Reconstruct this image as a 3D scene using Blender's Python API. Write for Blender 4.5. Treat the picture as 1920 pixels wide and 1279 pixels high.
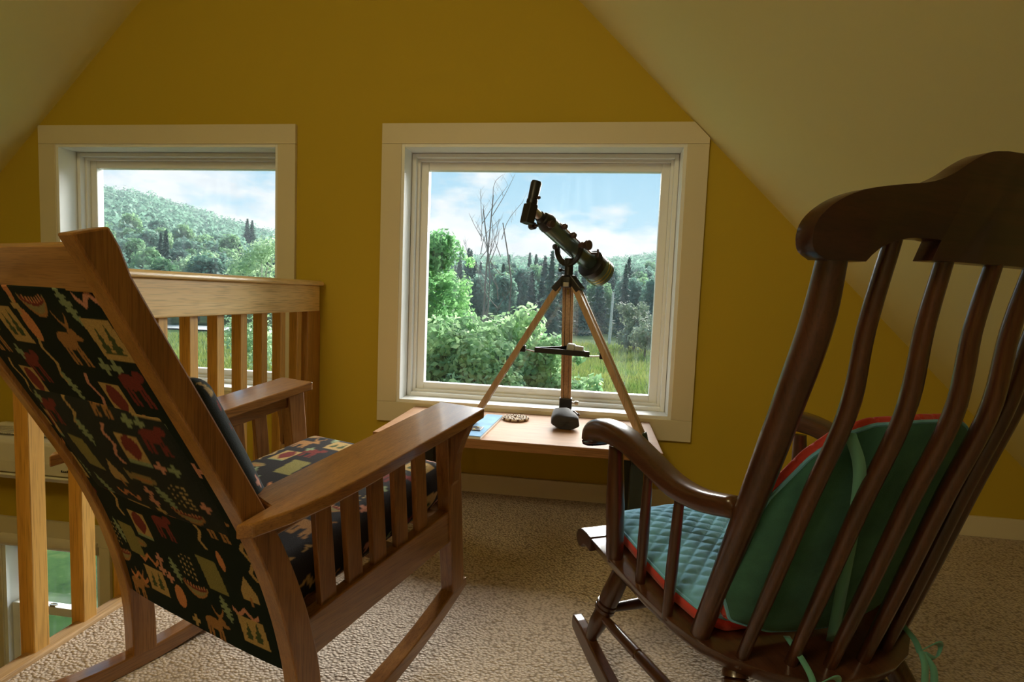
import bpy, bmesh, math, random
import numpy as np
from mathutils import Vector, Matrix
from math import sin, cos, pi, sqrt, radians

for o in list(bpy.data.objects): bpy.data.objects.remove(o)
scene = bpy.context.scene
COL = scene.collection

# ------------------------------------------------------------------ camera
CZ = 0.8914
PITCH, YAW, ROLL, FPX = -0.08, 0.1418, -0.0384, 1058.77
def rot_cam(p, y, r):
    Rz = np.array([[cos(y), -sin(y), 0], [sin(y), cos(y), 0], [0, 0, 1]])
    Rx = np.array([[1, 0, 0], [0, cos(p), -sin(p)], [0, sin(p), cos(p)]])
    Ry = np.array([[cos(r), 0, sin(r)], [0, 1, 0], [-sin(r), 0, cos(r)]])
    return Rz @ Rx @ Ry
RC = rot_cam(PITCH, YAW, ROLL)
cam_d = bpy.data.cameras.new('camera')
cam = bpy.data.objects.new('camera', cam_d); COL.objects.link(cam)
cam_d.sensor_width = 36.0; cam_d.lens = FPX / 1920 * 36.0
cam_d.clip_start = 0.02; cam_d.clip_end = 2000
M = Matrix.Identity(4)
for i in range(3):
    M[i][0] = RC[i, 0]; M[i][1] = RC[i, 2]; M[i][2] = -RC[i, 1]
M[0][3], M[1][3], M[2][3] = 0, 0, CZ
cam.matrix_world = M
scene.camera = cam

# ------------------------------------------------------------------ exposure
vs = scene.view_settings
vs.view_transform = 'Standard'; vs.look = 'None'; vs.gamma = 1.0; vs.exposure = 0.0
vs.use_curve_mapping = False
scene.cycles.use_denoising = True
scene.cycles.use_adaptive_sampling = True; scene.cycles.adaptive_threshold = .05
scene.cycles.max_bounces = 7
scene.cycles.glossy_bounces = 3
scene.cycles.diffuse_bounces = 4
scene.cycles.transparent_max_bounces = 8
scene.cycles.sample_clamp_indirect = 6.0

# ------------------------------------------------------------------ node helper
class NT:
    def __init__(s, tree): s.t = tree; s.n = tree.nodes; s.l = tree.links
    def new(s, typ, **kw):
        n = s.n.new(typ)
        for k, v in kw.items(): setattr(n, k, v)
        return n
    def link(s, a, b): s.l.new(a, b)
    def ramp(s, fac, stops, interp='LINEAR'):
        r = s.new('ShaderNodeValToRGB'); r.color_ramp.interpolation = interp
        e = r.color_ramp.elements
        e[0].position, e[0].color = stops[0][0], (*stops[0][1], 1)
        e[1].position, e[1].color = stops[-1][0], (*stops[-1][1], 1)
        for p, c in stops[1:-1]:
            x = e.new(p); x.color = (*c, 1)
        s.link(fac, r.inputs[0]); return r.outputs[0]
    def math(s, op, a, b=None, c=None):
        m = s.new('ShaderNodeMath', operation=op)
        for i, q in enumerate((a, b, c)):
            if q is None: continue
            if isinstance(q, (int, float)): m.inputs[i].default_value = q
            else: s.link(q, m.inputs[i])
        return m.outputs[0]
    def mix(s, fac, a, b):
        m = s.new('ShaderNodeMix', data_type='RGBA')
        for inp, q in ((m.inputs[0], fac), (m.inputs[6], a), (m.inputs[7], b)):
            if isinstance(q, (int, float)): inp.default_value = q
            elif isinstance(q, tuple): inp.default_value = (*q, 1)
            else: s.link(q, inp)
        return m.outputs[2]
    def noise(s, vec, scale, detail=4, rough=.55):
        n = s.new('ShaderNodeTexNoise'); n.inputs['Scale'].default_value = scale
        n.inputs['Detail'].default_value = detail; n.inputs['Roughness'].default_value = rough
        if vec is not None: s.link(vec, n.inputs['Vector'])
        return n.outputs['Fac']
    def mapping(s, vec, scale=(1, 1, 1), loc=(0, 0, 0)):
        m = s.new('ShaderNodeMapping'); m.inputs['Scale'].default_value = scale
        m.inputs['Location'].default_value = loc
        s.link(vec, m.inputs['Vector']); return m.outputs[0]

# ------------------------------------------------------------------ world: blue sky with white clouds
world = bpy.data.worlds.new('sky'); scene.world = world; world.use_nodes = True
w = NT(world.node_tree)
for n in list(w.n): w.n.remove(n)
tc = w.new('ShaderNodeTexCoord').outputs['Generated']
sep = w.new('ShaderNodeSeparateXYZ'); w.link(tc, sep.inputs[0])
zc = w.math('MAXIMUM', sep.outputs[2], 0.0)
sky = w.ramp(zc, [(0.0, (.62, .82, .93)), (.15, (.44, .74, .93)), (.35, (.32, .64, .93)), (1.0, (.16, .42, .85))])
cl_vec = w.mapping(tc, (1, 1, 2.3), (4.2, 2.2, 1.1))
n1 = w.noise(cl_vec, 4.4, 10, .54)
n2 = w.noise(w.mapping(tc, (1, 1, 2.6), (3.1, 1.7, .4)), 7.0, 7, .58)
n1 = w.math('ADD', n1, w.math('MULTIPLY', w.math('MAXIMUM', w.math('SUBTRACT', .17, zc), 0.0), .85))
cover = w.ramp(n1, [(.50, (0, 0, 0)), (.60, (1, 1, 1))])
cloud = w.ramp(n2, [(.30, (.82, .86, .92)), (.56, (1.04, 1.05, 1.06))])
low = w.ramp(zc, [(.0, (1, 1, 1)), (.30, (.92, .92, .92)), (.6, (.75, .75, .75))])
covl = w.math('MULTIPLY', cover, low)
skyc = w.mix(covl, sky, cloud)
bg = w.new('ShaderNodeBackground'); bg.inputs[1].default_value = 1.0
w.link(skyc, bg.inputs[0])
wo = w.new('ShaderNodeOutputWorld'); w.link(bg.outputs[0], wo.inputs[0])

# ------------------------------------------------------------------ sun: veiled by bright thin cloud in front of the house, so very soft
sun_d = bpy.data.lights.new('sun', 'SUN'); sun_d.energy = 15.0; sun_d.angle = radians(50); sun_d.color = (1, .97, .92)
sun = bpy.data.objects.new('sun', sun_d); COL.objects.link(sun)
sun.rotation_euler = Vector((-.22, -.88, -.47)).to_track_quat('-Z', 'Y').to_euler()
sun.location = (0, 0, 20)

# large soft area light, added out of frame to brighten the room
def area(name, loc, target, sx, sy, power, col):
    d = bpy.data.lights.new(name, 'AREA'); d.shape = 'RECTANGLE'; d.size = sx; d.size_y = sy
    d.energy = power; d.color = col
    o = bpy.data.objects.new(name, d); COL.objects.link(o); o.location = loc
    o.rotation_euler = (Vector(target) - Vector(loc)).to_track_quat('-Z', 'Y').to_euler()
    return o
area('warm_fill', (-1.2, -1.3, 2.85), (.9, .6, .9), 1.2, .5, 40, (1, .82, .47))  # unseen warm fill added behind the camera for the ceiling and gable wall

# ------------------------------------------------------------------ materials
MATS = {}
def pmat(name, color, rough=.6, metallic=0, spec=.5, bump=None, coat=0, sheen=0, vary=None):
    if name in MATS: return MATS[name]
    m = bpy.data.materials.new(name); m.use_nodes = True; t = NT(m.node_tree)
    b = t.n['Principled BSDF']
    b.inputs['Base Color'].default_value = (*color, 1)
    b.inputs['Roughness'].default_value = rough; b.inputs['Metallic'].default_value = metallic
    b.inputs['Specular IOR Level'].default_value = spec
    b.inputs['Coat Weight'].default_value = coat; b.inputs['Coat Roughness'].default_value = .15
    b.inputs['Sheen Weight'].default_value = sheen
    tcn = t.new('ShaderNodeTexCoord').outputs['Object']
    if vary:
        sc, amt = vary
        f = t.noise(tcn, sc, 5, .6)
        c0 = tuple(max(0, c * (1 - amt)) for c in color); c1 = tuple(min(1, c * (1 + amt)) for c in color)
        t.link(t.ramp(f, [(.3, c0), (.7, c1)]), b.inputs['Base Color'])
    if bump:
        sc, st = bump
        f = t.noise(tcn, sc, 4, .6)
        bp = t.new('ShaderNodeBump'); bp.inputs['Strength'].default_value = st; bp.inputs['Distance'].default_value = .004
        t.link(f, bp.inputs['Height']); t.link(bp.outputs[0], b.inputs['Normal'])
    MATS[name] = m; return m

def wood(name, light, dark, axis='y', rough=.42, scale=1.0, coat=.0, bumpst=.12):
    if name in MATS: return MATS[name]
    m = bpy.data.materials.new(name); m.use_nodes = True; t = NT(m.node_tree)
    b = t.n['Principled BSDF']
    tcn = t.new('ShaderNodeTexCoord').outputs['Object']
    lo, hi = 1.6 * scale, 26 * scale
    sc = {'x': (lo, hi, hi), 'y': (hi, lo, hi), 'z': (hi, hi, lo)}[axis]
    v = t.mapping(tcn, sc)
    f1 = t.noise(v, 1.0, 5, .6)
    v2 = t.mapping(tcn, tuple(s * 6 if s > 5 else s * 2.5 for s in sc))
    f2 = t.noise(v2, 1.0, 3, .6)
    f = t.math('ADD', t.math('MULTIPLY', f1, .72), t.math('MULTIPLY', f2, .28))
    mid = tuple((a + c) / 2 for a, c in zip(light, dark))
    v3 = t.mapping(tcn, tuple(s * 16 if s > 5 else s * 9 for s in sc))
    pore = t.ramp(t.noise(v3, 1.0, 2, .5), [(.34, (.62, .60, .58)), (.50, (1, 1, 1))])
    mlt = t.new('ShaderNodeMix', data_type='RGBA', blend_type='MULTIPLY'); mlt.inputs[0].default_value = .75
    t.link(t.ramp(f, [(.36, dark), (.5, mid), (.64, light)]), mlt.inputs[6]); t.link(pore, mlt.inputs[7])
    t.link(mlt.outputs[2], b.inputs['Base Color'])
    b.inputs['Roughness'].default_value = rough
    b.inputs['Coat Weight'].default_value = coat; b.inputs['Coat Roughness'].default_value = .13
    bp = t.new('ShaderNodeBump'); bp.inputs['Strength'].default_value = bumpst; bp.inputs['Distance'].default_value = .001
    t.link(f2, bp.inputs['Height']); t.link(bp.outputs[0], b.inputs['Normal'])
    MATS[name] = m; return m

def fabric_print(name):
    if name in MATS: return MATS[name]
    m = bpy.data.materials.new(name); m.use_nodes = True; t = NT(m.node_tree)
    b = t.n['Principled BSDF']
    a = t.new('ShaderNodeAttribute', attribute_name='print')
    tcn = t.new('ShaderNodeTexCoord').outputs['Object']
    f = t.noise(tcn, 500, 2, .5)
    c = t.mix(.35, a.outputs['Color'], t.ramp(f, [(.3, (.55, .55, .55)), (.7, (1, 1, 1))]))
    mm = t.new('ShaderNodeMix', data_type='RGBA', blend_type='MULTIPLY'); mm.inputs[0].default_value = .55
    t.link(a.outputs['Color'], mm.inputs[6]); t.link(t.ramp(f, [(.3, (.35, .35, .35)), (.7, (1, 1, 1))]), mm.inputs[7])
    t.link(mm.outputs[2], b.inputs['Base Color'])
    b.inputs['Roughness'].default_value = .9; b.inputs['Specular IOR Level'].default_value = .15
    b.inputs['Sheen Weight'].default_value = .0
    bp = t.new('ShaderNodeBump'); bp.inputs['Strength'].default_value = .4; bp.inputs['Distance'].default_value = .001
    t.link(f, bp.inputs['Height']); t.link(bp.outputs[0], b.inputs['Normal'])
    MATS[name] = m; return m

def carpet_mat():
    m = bpy.data.materials.new('carpet'); m.use_nodes = True; t = NT(m.node_tree)
    b = t.n['Principled BSDF']; tcn = t.new('ShaderNodeTexCoord').outputs['Object']
    d = t.noise(tcn, 60, 2)
    vo = t.new('ShaderNodeTexVoronoi'); vo.inputs['Scale'].default_value = 125
    mp = t.mapping(tcn, (1.0, 1.25, 1)); t.link(mp, vo.inputs['Vector'])
    f = vo.outputs['Distance']
    col = t.ramp(f, [(.0, (.80, .68, .56)), (.45, (.64, .53, .43)), (.85, (.30, .23, .17))])
    nn = t.noise(tcn, 3.0, 3)
    col2 = t.mix(t.math('MULTIPLY', nn, .35), col, (.55, .46, .36))
    t.link(col2, b.inputs['Base Color']); b.inputs['Roughness'].default_value = .95
    b.inputs['Specular IOR Level'].default_value = .1
    inv = t.math('SUBTRACT', 1.0, f)
    bp = t.new('ShaderNodeBump'); bp.inputs['Strength'].default_value = .9; bp.inputs['Distance'].default_value = .006
    t.link(inv, bp.inputs['Height']); t.link(bp.outputs[0], b.inputs['Normal'])
    MATS['carpet'] = m; return m

def glass_mat():
    m = bpy.data.materials.new('window_glass'); m.use_nodes = True; t = NT(m.node_tree)
    t.n.remove(t.n['Principled BSDF']); out = t.n['Material Output']
    tr = t.new('ShaderNodeBsdfTransparent'); tr.inputs[0].default_value = (.97, .985, .98, 1)
    gl = t.new('ShaderNodeBsdfGlossy'); gl.inputs['Roughness'].default_value = .02
    lw = t.new('ShaderNodeLayerWeight'); lw.inputs[0].default_value = .5
    fr = t.math('ADD', t.math('MULTIPLY', t.math('POWER', lw.outputs['Facing'], 5.0), .8), .018)
    mx = t.new('ShaderNodeMixShader'); t.link(fr, mx.inputs[0])
    t.link(tr.outputs[0], mx.inputs[1]); t.link(gl.outputs[0], mx.inputs[2])
    # dust film: faint wiped streaks on the pane that catch the light
    df = t.new('ShaderNodeBsdfTranslucent'); df.inputs[0].default_value = (.85, .93, 1, 1)
    tcn = t.new('ShaderNodeTexCoord').outputs['Object']
    st = t.noise(t.mapping(tcn, (22, 1, 3.0)), 1.0, 4, .6)
    bl = t.noise(t.mapping(tcn, (1.6, 1, 1.2), (.3, 0, .1)), 1.0, 2)
    k = t.math('MULTIPLY', t.ramp(st, [(.45, (0, 0, 0)), (.8, (1, 1, 1))]), t.ramp(bl, [(.42, (0, 0, 0)), (.75, (1, 1, 1))]))
    k2 = t.math('ADD', t.math('MULTIPLY', k, .035), .001)
    m2 = t.new('ShaderNodeMixShader'); t.link(k2, m2.inputs[0])
    t.link(mx.outputs[0], m2.inputs[1]); t.link(df.outputs[0], m2.inputs[2])
    t.link(m2.outputs[0], out.inputs[0])
    MATS['glass'] = m; return m

def leaf_mat(name, c0, c1, scale=.8, transl=.35):
    if name in MATS: return MATS[name]
    m = bpy.data.materials.new(name); m.use_nodes = True; t = NT(m.node_tree)
    b = t.n['Principled BSDF']; out = t.n['Material Output']
    g = t.new('ShaderNodeNewGeometry'); oi = t.new('ShaderNodeObjectInfo')
    f = t.noise(t.mapping(g.outputs['Position'], (scale,) * 3), 1.0, 4, .65)
    f2 = t.math('ADD', t.math('MULTIPLY', f, .75), t.math('MULTIPLY', oi.outputs['Random'], .25))
    col = t.ramp(f2, [(.32, c0), (.66, c1)])
    t.link(col, b.inputs['Base Color']); b.inputs['Roughness'].default_value = .55
    b.inputs['Specular IOR Level'].default_value = .25
    tl = t.new('ShaderNodeBsdfTranslucent'); t.link(col, tl.inputs[0])
    mx = t.new('ShaderNodeMixShader'); mx.inputs[0].default_value = transl
    t.link(b.outputs[0], mx.inputs[1]); t.link(tl.outputs[0], mx.inputs[2]); t.link(mx.outputs[0], out.inputs[0])
    MATS[name] = m; return m

wall_m = pmat('yellow_wall_paint', (.52, .37, .034), .8, spec=.2, bump=(240, .05))
ceil_m = pmat('cream_ceiling_paint', (.88, .82, .41), .85, spec=.2, bump=(200, .05))
trim_m = pmat('cream_trim_paint', (.72, .64, .45), .5)
white_m = pmat('white_window_paint', (.88, .89, .86), .4)
carp_m = carpet_mat(); glass_m = glass_mat()
pine_y = wood('pine_rail_lengthwise', (.90, .66, .31), (.76, .50, .19), 'y', .4, .7, coat=.25)
pine_z = wood('pine_baluster', (.70, .40, .10), (.60, .32, .07), 'z', .42, .8, coat=.2)
pine_trim = wood('pine_floor_trim', (.66, .45, .24), (.50, .31, .14), 'y', .5, .7)
oak_y = wood('brown_oak_lengthwise', (.36, .165, .045), (.19, .075, .018), 'y', .30, 1.4, coat=1.0)
oak_z = wood('brown_oak_upright', (.36, .165, .045), (.19, .075, .018), 'z', .34, 1.4, coat=.3)
oak_x = wood('brown_oak_crosswise', (.42, .22, .075), (.26, .12, .035), 'x', .42, 1.2, coat=.2)
dark_z = wood('dark_walnut_upright', (.080, .026, .012), (.034, .011, .006), 'z', .28, 1.0, coat=.5)
dark_y = wood('dark_walnut_lengthwise', (.090, .032, .015), (.040, .013, .007), 'y', .28, 1.0, coat=.5)
dark_x = wood('dark_walnut_crosswise', (.055, .016, .009), (.024, .008, .005), 'x', .30, .8, coat=.4)
bench_m = wood('orange_bench_wood', (.33, .165, .062), (.26, .12, .040), 'x', .6, .8, coat=0)
bench_m.node_tree.nodes['Principled BSDF'].inputs['Specular IOR Level'].default_value = .22
print_m = fabric_print('woodland_print_fabric')

# ------------------------------------------------------------------ object helpers
def link_obj(name, me, parent=None, mat=None, loc=None, rot=None):
    o = bpy.data.objects.new(name, me); COL.objects.link(o)
    if mat is not None and me is not None:
        for mm in (mat if isinstance(mat, (list, tuple)) else [mat]): me.materials.append(mm)
    if parent is not None: o.parent = parent
    if loc is not None: o.location = loc
    if rot is not None: o.rotation_euler = rot
    return o
def tag(o, label=None, cat=None, group=None, kind=None):
    if label: o['label'] = label
    if cat: o['category'] = cat
    if group: o['group'] = group
    if kind: o['kind'] = kind
    return o
def empty(name, loc=(0, 0, 0), rz=0.0):
    o = bpy.data.objects.new(name, None); COL.objects.link(o); o.empty_display_size = .05
    o.location = loc; o.rotation_euler = (0, 0, rz); return o

class MB:
    """collects geometry for ONE mesh"""
    def __init__(s): s.v = []; s.f = []
    def add(s, vs, fs):
        k = len(s.v); s.v += [tuple(map(float, p)) for p in vs]; s.f += [[i + k for i in f] for f in fs]; return s
    def box(s, x0, x1, y0, y1, z0, z1):
        vs = [(x, y, z) for x in (x0, x1) for y in (y0, y1) for z in (z0, z1)]
        return s.add(vs, [(0, 1, 3, 2), (4, 6, 7, 5), (0, 4, 5, 1), (2, 3, 7, 6), (0, 2, 6, 4), (1, 5, 7, 3)])
    def prism(s, pts, axis, a, b):
        """2D outline extruded along axis from a to b. x: (y,z)  y: (x,z)  z: (x,y)"""
        n = len(pts)
        def P(p, t): return {'x': (t, p[0], p[1]), 'y': (p[0], t, p[1]), 'z': (p[0], p[1], t)}[axis]
        vs = [P(p, a) for p in pts] + [P(p, b) for p in pts]
        fs = [list(range(n))[::-1], list(range(n, 2 * n))] + [(i, (i + 1) % n, n + (i + 1) % n, n + i) for i in range(n)]
        return s.add(vs, fs)
    def sweep(s, path, sect, up=(0, 0, 1), caps=True):
        """path: list of 3D points; sect(i, t) -> list of (a, b) offsets along side and up vectors"""
        P = [Vector(p) for p in path]; n = len(P); rings = []; up = Vector(up)
        for i in range(n):
            d = (P[min(i + 1, n - 1)] - P[max(i - 1, 0)]).normalized()
            sd = d.cross(up)
            if sd.length < 1e-4: sd = d.cross(Vector((0, 1, 0)))
            sd.normalize(); u2 = sd.cross(d).normalized()
            rings.append([P[i] + sd * a + u2 * b for a, b in sect(i, i / (n - 1))])
        m = len(rings[0]); vs = [p for r in rings for p in r]; fs = []
        for i in range(n - 1):
            for j in range(m):
                fs.append((i * m + j, i * m + (j + 1) % m, (i + 1) * m + (j + 1) % m, (i + 1) * m + j))
        if caps: fs += [list(range(m))[::-1], list(range((n - 1) * m, n * m))]
        return s.add(vs, fs)
    def tube(s, path, r, seg=10, caps=True, up=(0, 0, 1)):
        R = r if callable(r) else ((lambda t: r) if isinstance(r, (int, float)) else (lambda t: float(np.interp(t, np.linspace(0, 1, len(r)), r))))
        return s.sweep(path, lambda i, t: [(R(t) * cos(2 * pi * k / seg), R(t) * sin(2 * pi * k / seg)) for k in range(seg)], up, caps)
    def lathe(s, p0, p1, prof, seg=14):
        """profile list of (t along axis, radius)"""
        p0, p1 = Vector(p0), Vector(p1)
        path = [p0.lerp(p1, t) for t, r in prof]; d = (p1 - p0).normalized()
        sd = d.orthogonal().normalized(); u2 = d.cross(sd)
        vs = []; fs = []; m = seg; n = len(prof)
        for p, (t, r) in zip(path, prof):
            vs += [p + (sd * cos(2 * pi * k / m) + u2 * sin(2 * pi * k / m)) * max(r, 1e-4) for k in range(m)]
        for i in range(n - 1):
            for j in range(m): fs.append((i * m + j, i * m + (j + 1) % m, (i + 1) * m + (j + 1) % m, (i + 1) * m + j))
        fs += [list(range(m))[::-1], list(range((n - 1) * m, n * m))]
        return s.add(vs, fs)
    def ring(s, x0, x1, z0, z1, w, y0, y1, wb=None):
        wb = w if wb is None else wb
        s.box(x0, x0 + w, y0, y1, z0, z1); s.box(x1 - w, x1, y0, y1, z0, z1)
        s.box(x0 + w, x1 - w, y0, y1, z1 - w, z1); s.box(x0 + w, x1 - w, y0, y1, z0, z0 + wb); return s
    def shift(s, d): s.v = [(x + d[0], y + d[1], z + d[2]) for x, y, z in s.v]; return s
    def build(s, name, mat, parent=None, smooth=False, bevel=0, origin=None, seg=2):
        if origin is not None: s.shift((-origin[0], -origin[1], -origin[2]))
        me = bpy.data.meshes.new(name); me.from_pydata(s.v, [], s.f)
        bm = bmesh.new(); bm.from_mesh(me)
        bmesh.ops.recalc_face_normals(bm, faces=bm.faces)
        if bevel:
            es = [e for e in bm.edges if len(e.link_faces) == 2 and e.calc_face_angle(0) > .5]
            if es: bmesh.ops.bevel(bm, geom=es, offset=bevel, segments=seg, profile=.5, affect='EDGES', clamp_overlap=True)
        bm.to_mesh(me); bm.free()
        if smooth:
            for p in me.polygons: p.use_smooth = True
        o = link_obj(name, me, parent, mat)
        if smooth and smooth != 'all':
            try: me.set_sharp_from_angle(angle=radians(45))
            except Exception: pass
        return o

def spline(pts, n):
    """Catmull-Rom through points"""
    P = [np.array(p, float) for p in pts]; P = [2 * P[0] - P[1]] + P + [2 * P[-1] - P[-2]]; out = []
    segs = len(P) - 3
    for i in range(n):
        u = i / (n - 1) * segs; k = min(int(u), segs - 1); t = u - k
        a, b, c, d = P[k:k + 4]
        out.append(.5 * ((2 * b) + (-a + c) * t + (2 * a - 5 * b + 4 * c - d) * t * t + (-a + 3 * b - 3 * c + d) * t ** 3))
    return [tuple(map(float, q)) for q in out]

# ------------------------------------------------------------------ room shell
YW, WT = 2.46, .19            # inner face of the gable wall and its thickness
XR, XL = 2.0, 4.35            # roof planes: x+z=XR (right), z-x=XL (left)
RIDGE = ((XR - XL) / 2, (XR + XL) / 2)
OPEN = [(-.872, .346, .39, 1.539), (-2.617, -1.458, .39, 1.538), (-3.0, -2.42, -1.6, -.46)]
def roof(x): return XR - x if x > RIDGE[0] else XL + x
xs = sorted({-4.6, RIDGE[0], 2.05} | {a for o in OPEN for a in o[:2]})
mb = MB()
for a, b in zip(xs, xs[1:]):
    spans = sorted((o[2], o[3]) for o in OPEN if o[0] <= a + 1e-6 and o[1] >= b - 1e-6)
    z = -2.6
    for z0, z1 in spans:
        mb.box(a, b, YW, YW + WT, z, z0); z = z1
    mb.prism([(a, z), (b, z), (b, roof(b) + .12), (a, roof(a) + .12)], 'y', YW, YW + WT)
tag(mb.build('wall_front', wall_m), 'yellow painted gable wall with the windows', kind='structure')
YB = -3.4
mb = MB().prism([(-4.6, -2.6), (2.05, -2.6), (2.05, 0), RIDGE, (-4.6, -.25)], 'y', YB - .1, YB)
tag(mb.build('wall_back', wall_m), 'yellow back wall of the loft', kind='structure')
tag(MB().box(-4.7, -4.6, YB, YW, -2.6, -.2).build('wall_left', wall_m), 'yellow eave wall beyond the stair opening', kind='structure')
t_ = .14
mb = MB().prism([RIDGE, (2.1, XR - 2.1), (2.1 + t_, XR - 2.1 + t_), (RIDGE[0], RIDGE[1] + 1.6 * t_)], 'y', YB - .1, YW + WT + .05)
tag(mb.build('ceiling', ceil_m), 'cream sloping ceiling on the right', kind='structure')
mb = MB().prism([RIDGE, (RIDGE[0], RIDGE[1] + 1.6 * t_), (-4.7 - t_, XL - 4.7 + t_), (-4.7, XL - 4.7)], 'y', YB - .1, YW + WT + .05)
tag(mb.build('ceiling', ceil_m), 'cream sloping ceiling on the left above the stair opening', kind='structure')
FX = -1.245
tag(MB().box(FX, 2.05, YB, YW, -.015, 0).build('floor', carp_m), 'beige looped carpet of the loft floor', kind='structure')
tag(MB().box(FX, 2.05, YB, YW, -.28, -.016).build('floor', pmat('white_drywall', (.75, .70, .6), .8)), 'loft floor slab under the carpet', kind='structure')
tag(MB().box(-4.6, 2.05, YB, YW, -2.7, -2.6).build('floor', wood('lower_floor_boards', (.45, .27, .12), (.33, .18, .07), 'y')), 'wooden floor of the room below', kind='structure')
tag(MB().box(2.05, 2.1, YB, YW, -2.6, -.02).build('wall_right', wall_m), 'wall of the room below', kind='structure')
tag(MB().box(-1.285, -1.243, YB, YW, -.30, .012).build('trim_1', pine_trim, bevel=.004), 'light wooden nosing along the edge of the loft floor', kind='structure')
tag(MB().box(-1.20, 1.92, YW - .016, YW, 0, .082).build('baseboard_front', trim_m, bevel=.002), 'cream baseboard under the windows', kind='structure')

# ------------------------------------------------------------------ windows
def picture_window(name, op, label, clip=False, gtag=''):
    x0, x1, z0, z1 = op; W = .0905; y = YW
    root = empty(name, ((x0 + x1) / 2, y, z0)); tag(root, label, kind='structure')
    og = root.location
    c = .018
    xr = x1 + W - .004
    if clip:
        MB().prism([(x0 - W, z1), (xr, z1), (xr, XR - xr - .004), (XR - (z1 + W - .003) - .004, z1 + W - .003), (x0 - W, z1 + W - .003)], 'y', y - c, y).build('casing_board', trim_m, root, bevel=.0015, origin=og)
    else:
        MB().box(x0 - W, xr, y - c, y, z1, z1 + W - .003).build('casing_board', trim_m, root, bevel=.0015, origin=og)
    MB().box(x0 - W, x0, y - c, y, z0, z1 - .0008).build('casing_board', trim_m, root, bevel=.0015, origin=og)
    MB().box(x1, xr, y - c, y, z0, z1 - .0008).build('casing_board', trim_m, root, bevel=.0015, origin=og)
    MB().box(x0 - W, xr, y - c, y, z0 - W, z0 - .0008).build('casing_board', trim_m, root, bevel=.0015, origin=og)
    MB().ring(x0 - .004, x1 + .004, z0 - .004, z1 + .004, .018, y - .012, y + WT).build('jamb', white_m, root, bevel=.0015, origin=og)
    a = .016
    MB().ring(x0 + a, x1 - a, z0 + a - .002, z1 - a, .018, y + .085, y + WT).build('frame', white_m, root, bevel=.002, origin=og)
    a = .034
    MB().ring(x0 + a, x1 - a, z0 + a - .006, z1 - a, .012, y + .112, y + WT, .016).build('frame_stop', white_m, root, bevel=.002, origin=og)
    a = .046
    MB().ring(x0 + a, x1 - a, z0 + a - .008, z1 - a, .036, y + .132, y + .172, .036).build('sash', white_m, root, bevel=.003, origin=og)
    MB().box(x0 + a + .03, x1 - a - .03, y + .152, y + .156, z0 + a + .024, z1 - a - .03).build('glass_pane', glass_m, root, origin=og)
picture_window('window_1', OPEN[0], 'large picture window behind the telescope with cream casing', clip=True)
picture_window('window_2', OPEN[1], 'picture window behind the wooden railing with cream casing')
# lower double-hung window seen between the balusters
x0, x1, z0, z1 = OPEN[2]; root = empty('window_3', ((x0 + x1) / 2, YW, z0)); og = root.location
tag(root, 'white double hung window of the room below, seen between the balusters', kind='structure')
for bx in ((x0 - .09, x1 + .08, z1, z1 + .11), (x0 - .09, x0, z0, z1), (x1, x1 + .06, z0, z1), (x0 - .09, x1 + .08, z0 - .1, z0)):
    MB().box(bx[0], bx[1], YW - .018, YW, bx[2], bx[3]).build('casing_board', trim_m, root, bevel=.002, origin=og)
MB().ring(x0, x1, z0, z1, .02, YW - .01, YW + WT).build('jamb', white_m, root, origin=og)
MB().ring(x0 + .02, x1 - .012, -.90, z1 - .02, .045, YW + .06, YW + .095).build('sash', white_m, root, bevel=.003, origin=og)
MB().ring(x0 + .02, x1 - .012, z0 + .02, -.83, .045, YW + .015, YW + .05).build('sash', white_m, root, bevel=.003, origin=og)
MB().box(x0 + .06, x1 - .05, YW + .075, YW + .079, -.86, z1 - .06).build('glass_pane', glass_m, root, origin=og)
MB().box(x0 + .06, x1 - .05, YW + .03, YW + .034, z0 + .06, -.87).build('glass_pane', glass_m, root, origin=og)
mb = MB().tube([(-2.74 + .022 * cos(a), YW + .028 + .010 * sin(a), -.823) for a in np.linspace(0, 2 * pi, 15)], .004, 6)
mb.box(-2.752, -2.72, YW + .016, YW + .04, -.831, -.824)
mb.build('latch', pmat('satin_nickel', (.7, .69, .66), .35, 1), root, origin=og)
mb = MB().tube([(x0 + .01, YW - .01, -.468), (x1 - .005, YW - .01, -.468)], .034, 16)
mb.build('rolled_shade', pmat('cream_shade', (.74, .66, .5), .8), root, smooth=True, origin=og)

# ------------------------------------------------------------------ railing
rr = empty('stair_railing', (-1.26, 1.2, 0)); og = rr.location
tag(rr, 'honey pine railing with square balusters along the open loft edge', 'railing')
ye0 = -1.2
MB().box(-1.268, -1.240, ye0, YW - .028, .788, .903).build('rail_board', pine_y, rr, bevel=.004, origin=og)
mb = MB().prism([(-1.305, .903), (-1.228, .903), (-1.224, .908), (-1.226, .918), (-1.235, .925), (-1.298, .925), (-1.309, .918)], 'y', ye0, YW - .018)
mb.build('rail_cap', pine_y, rr, bevel=.003, origin=og)
for k in range(-17, 10):
    y = 1.092 + .1305 * k
    MB().box(-1.296, -1.258, y, y + .038, .0, .788).build('baluster', pine_z, rr, bevel=.002, origin=og)
MB().box(-1.302, -1.250, YW - .118, YW - .002, 0, .79).build('end_post', wood('pine_post', (.52, .27, .075), (.40, .19, .045), 'z', .42, .8, coat=.2), rr, bevel=.003, origin=og)

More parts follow.
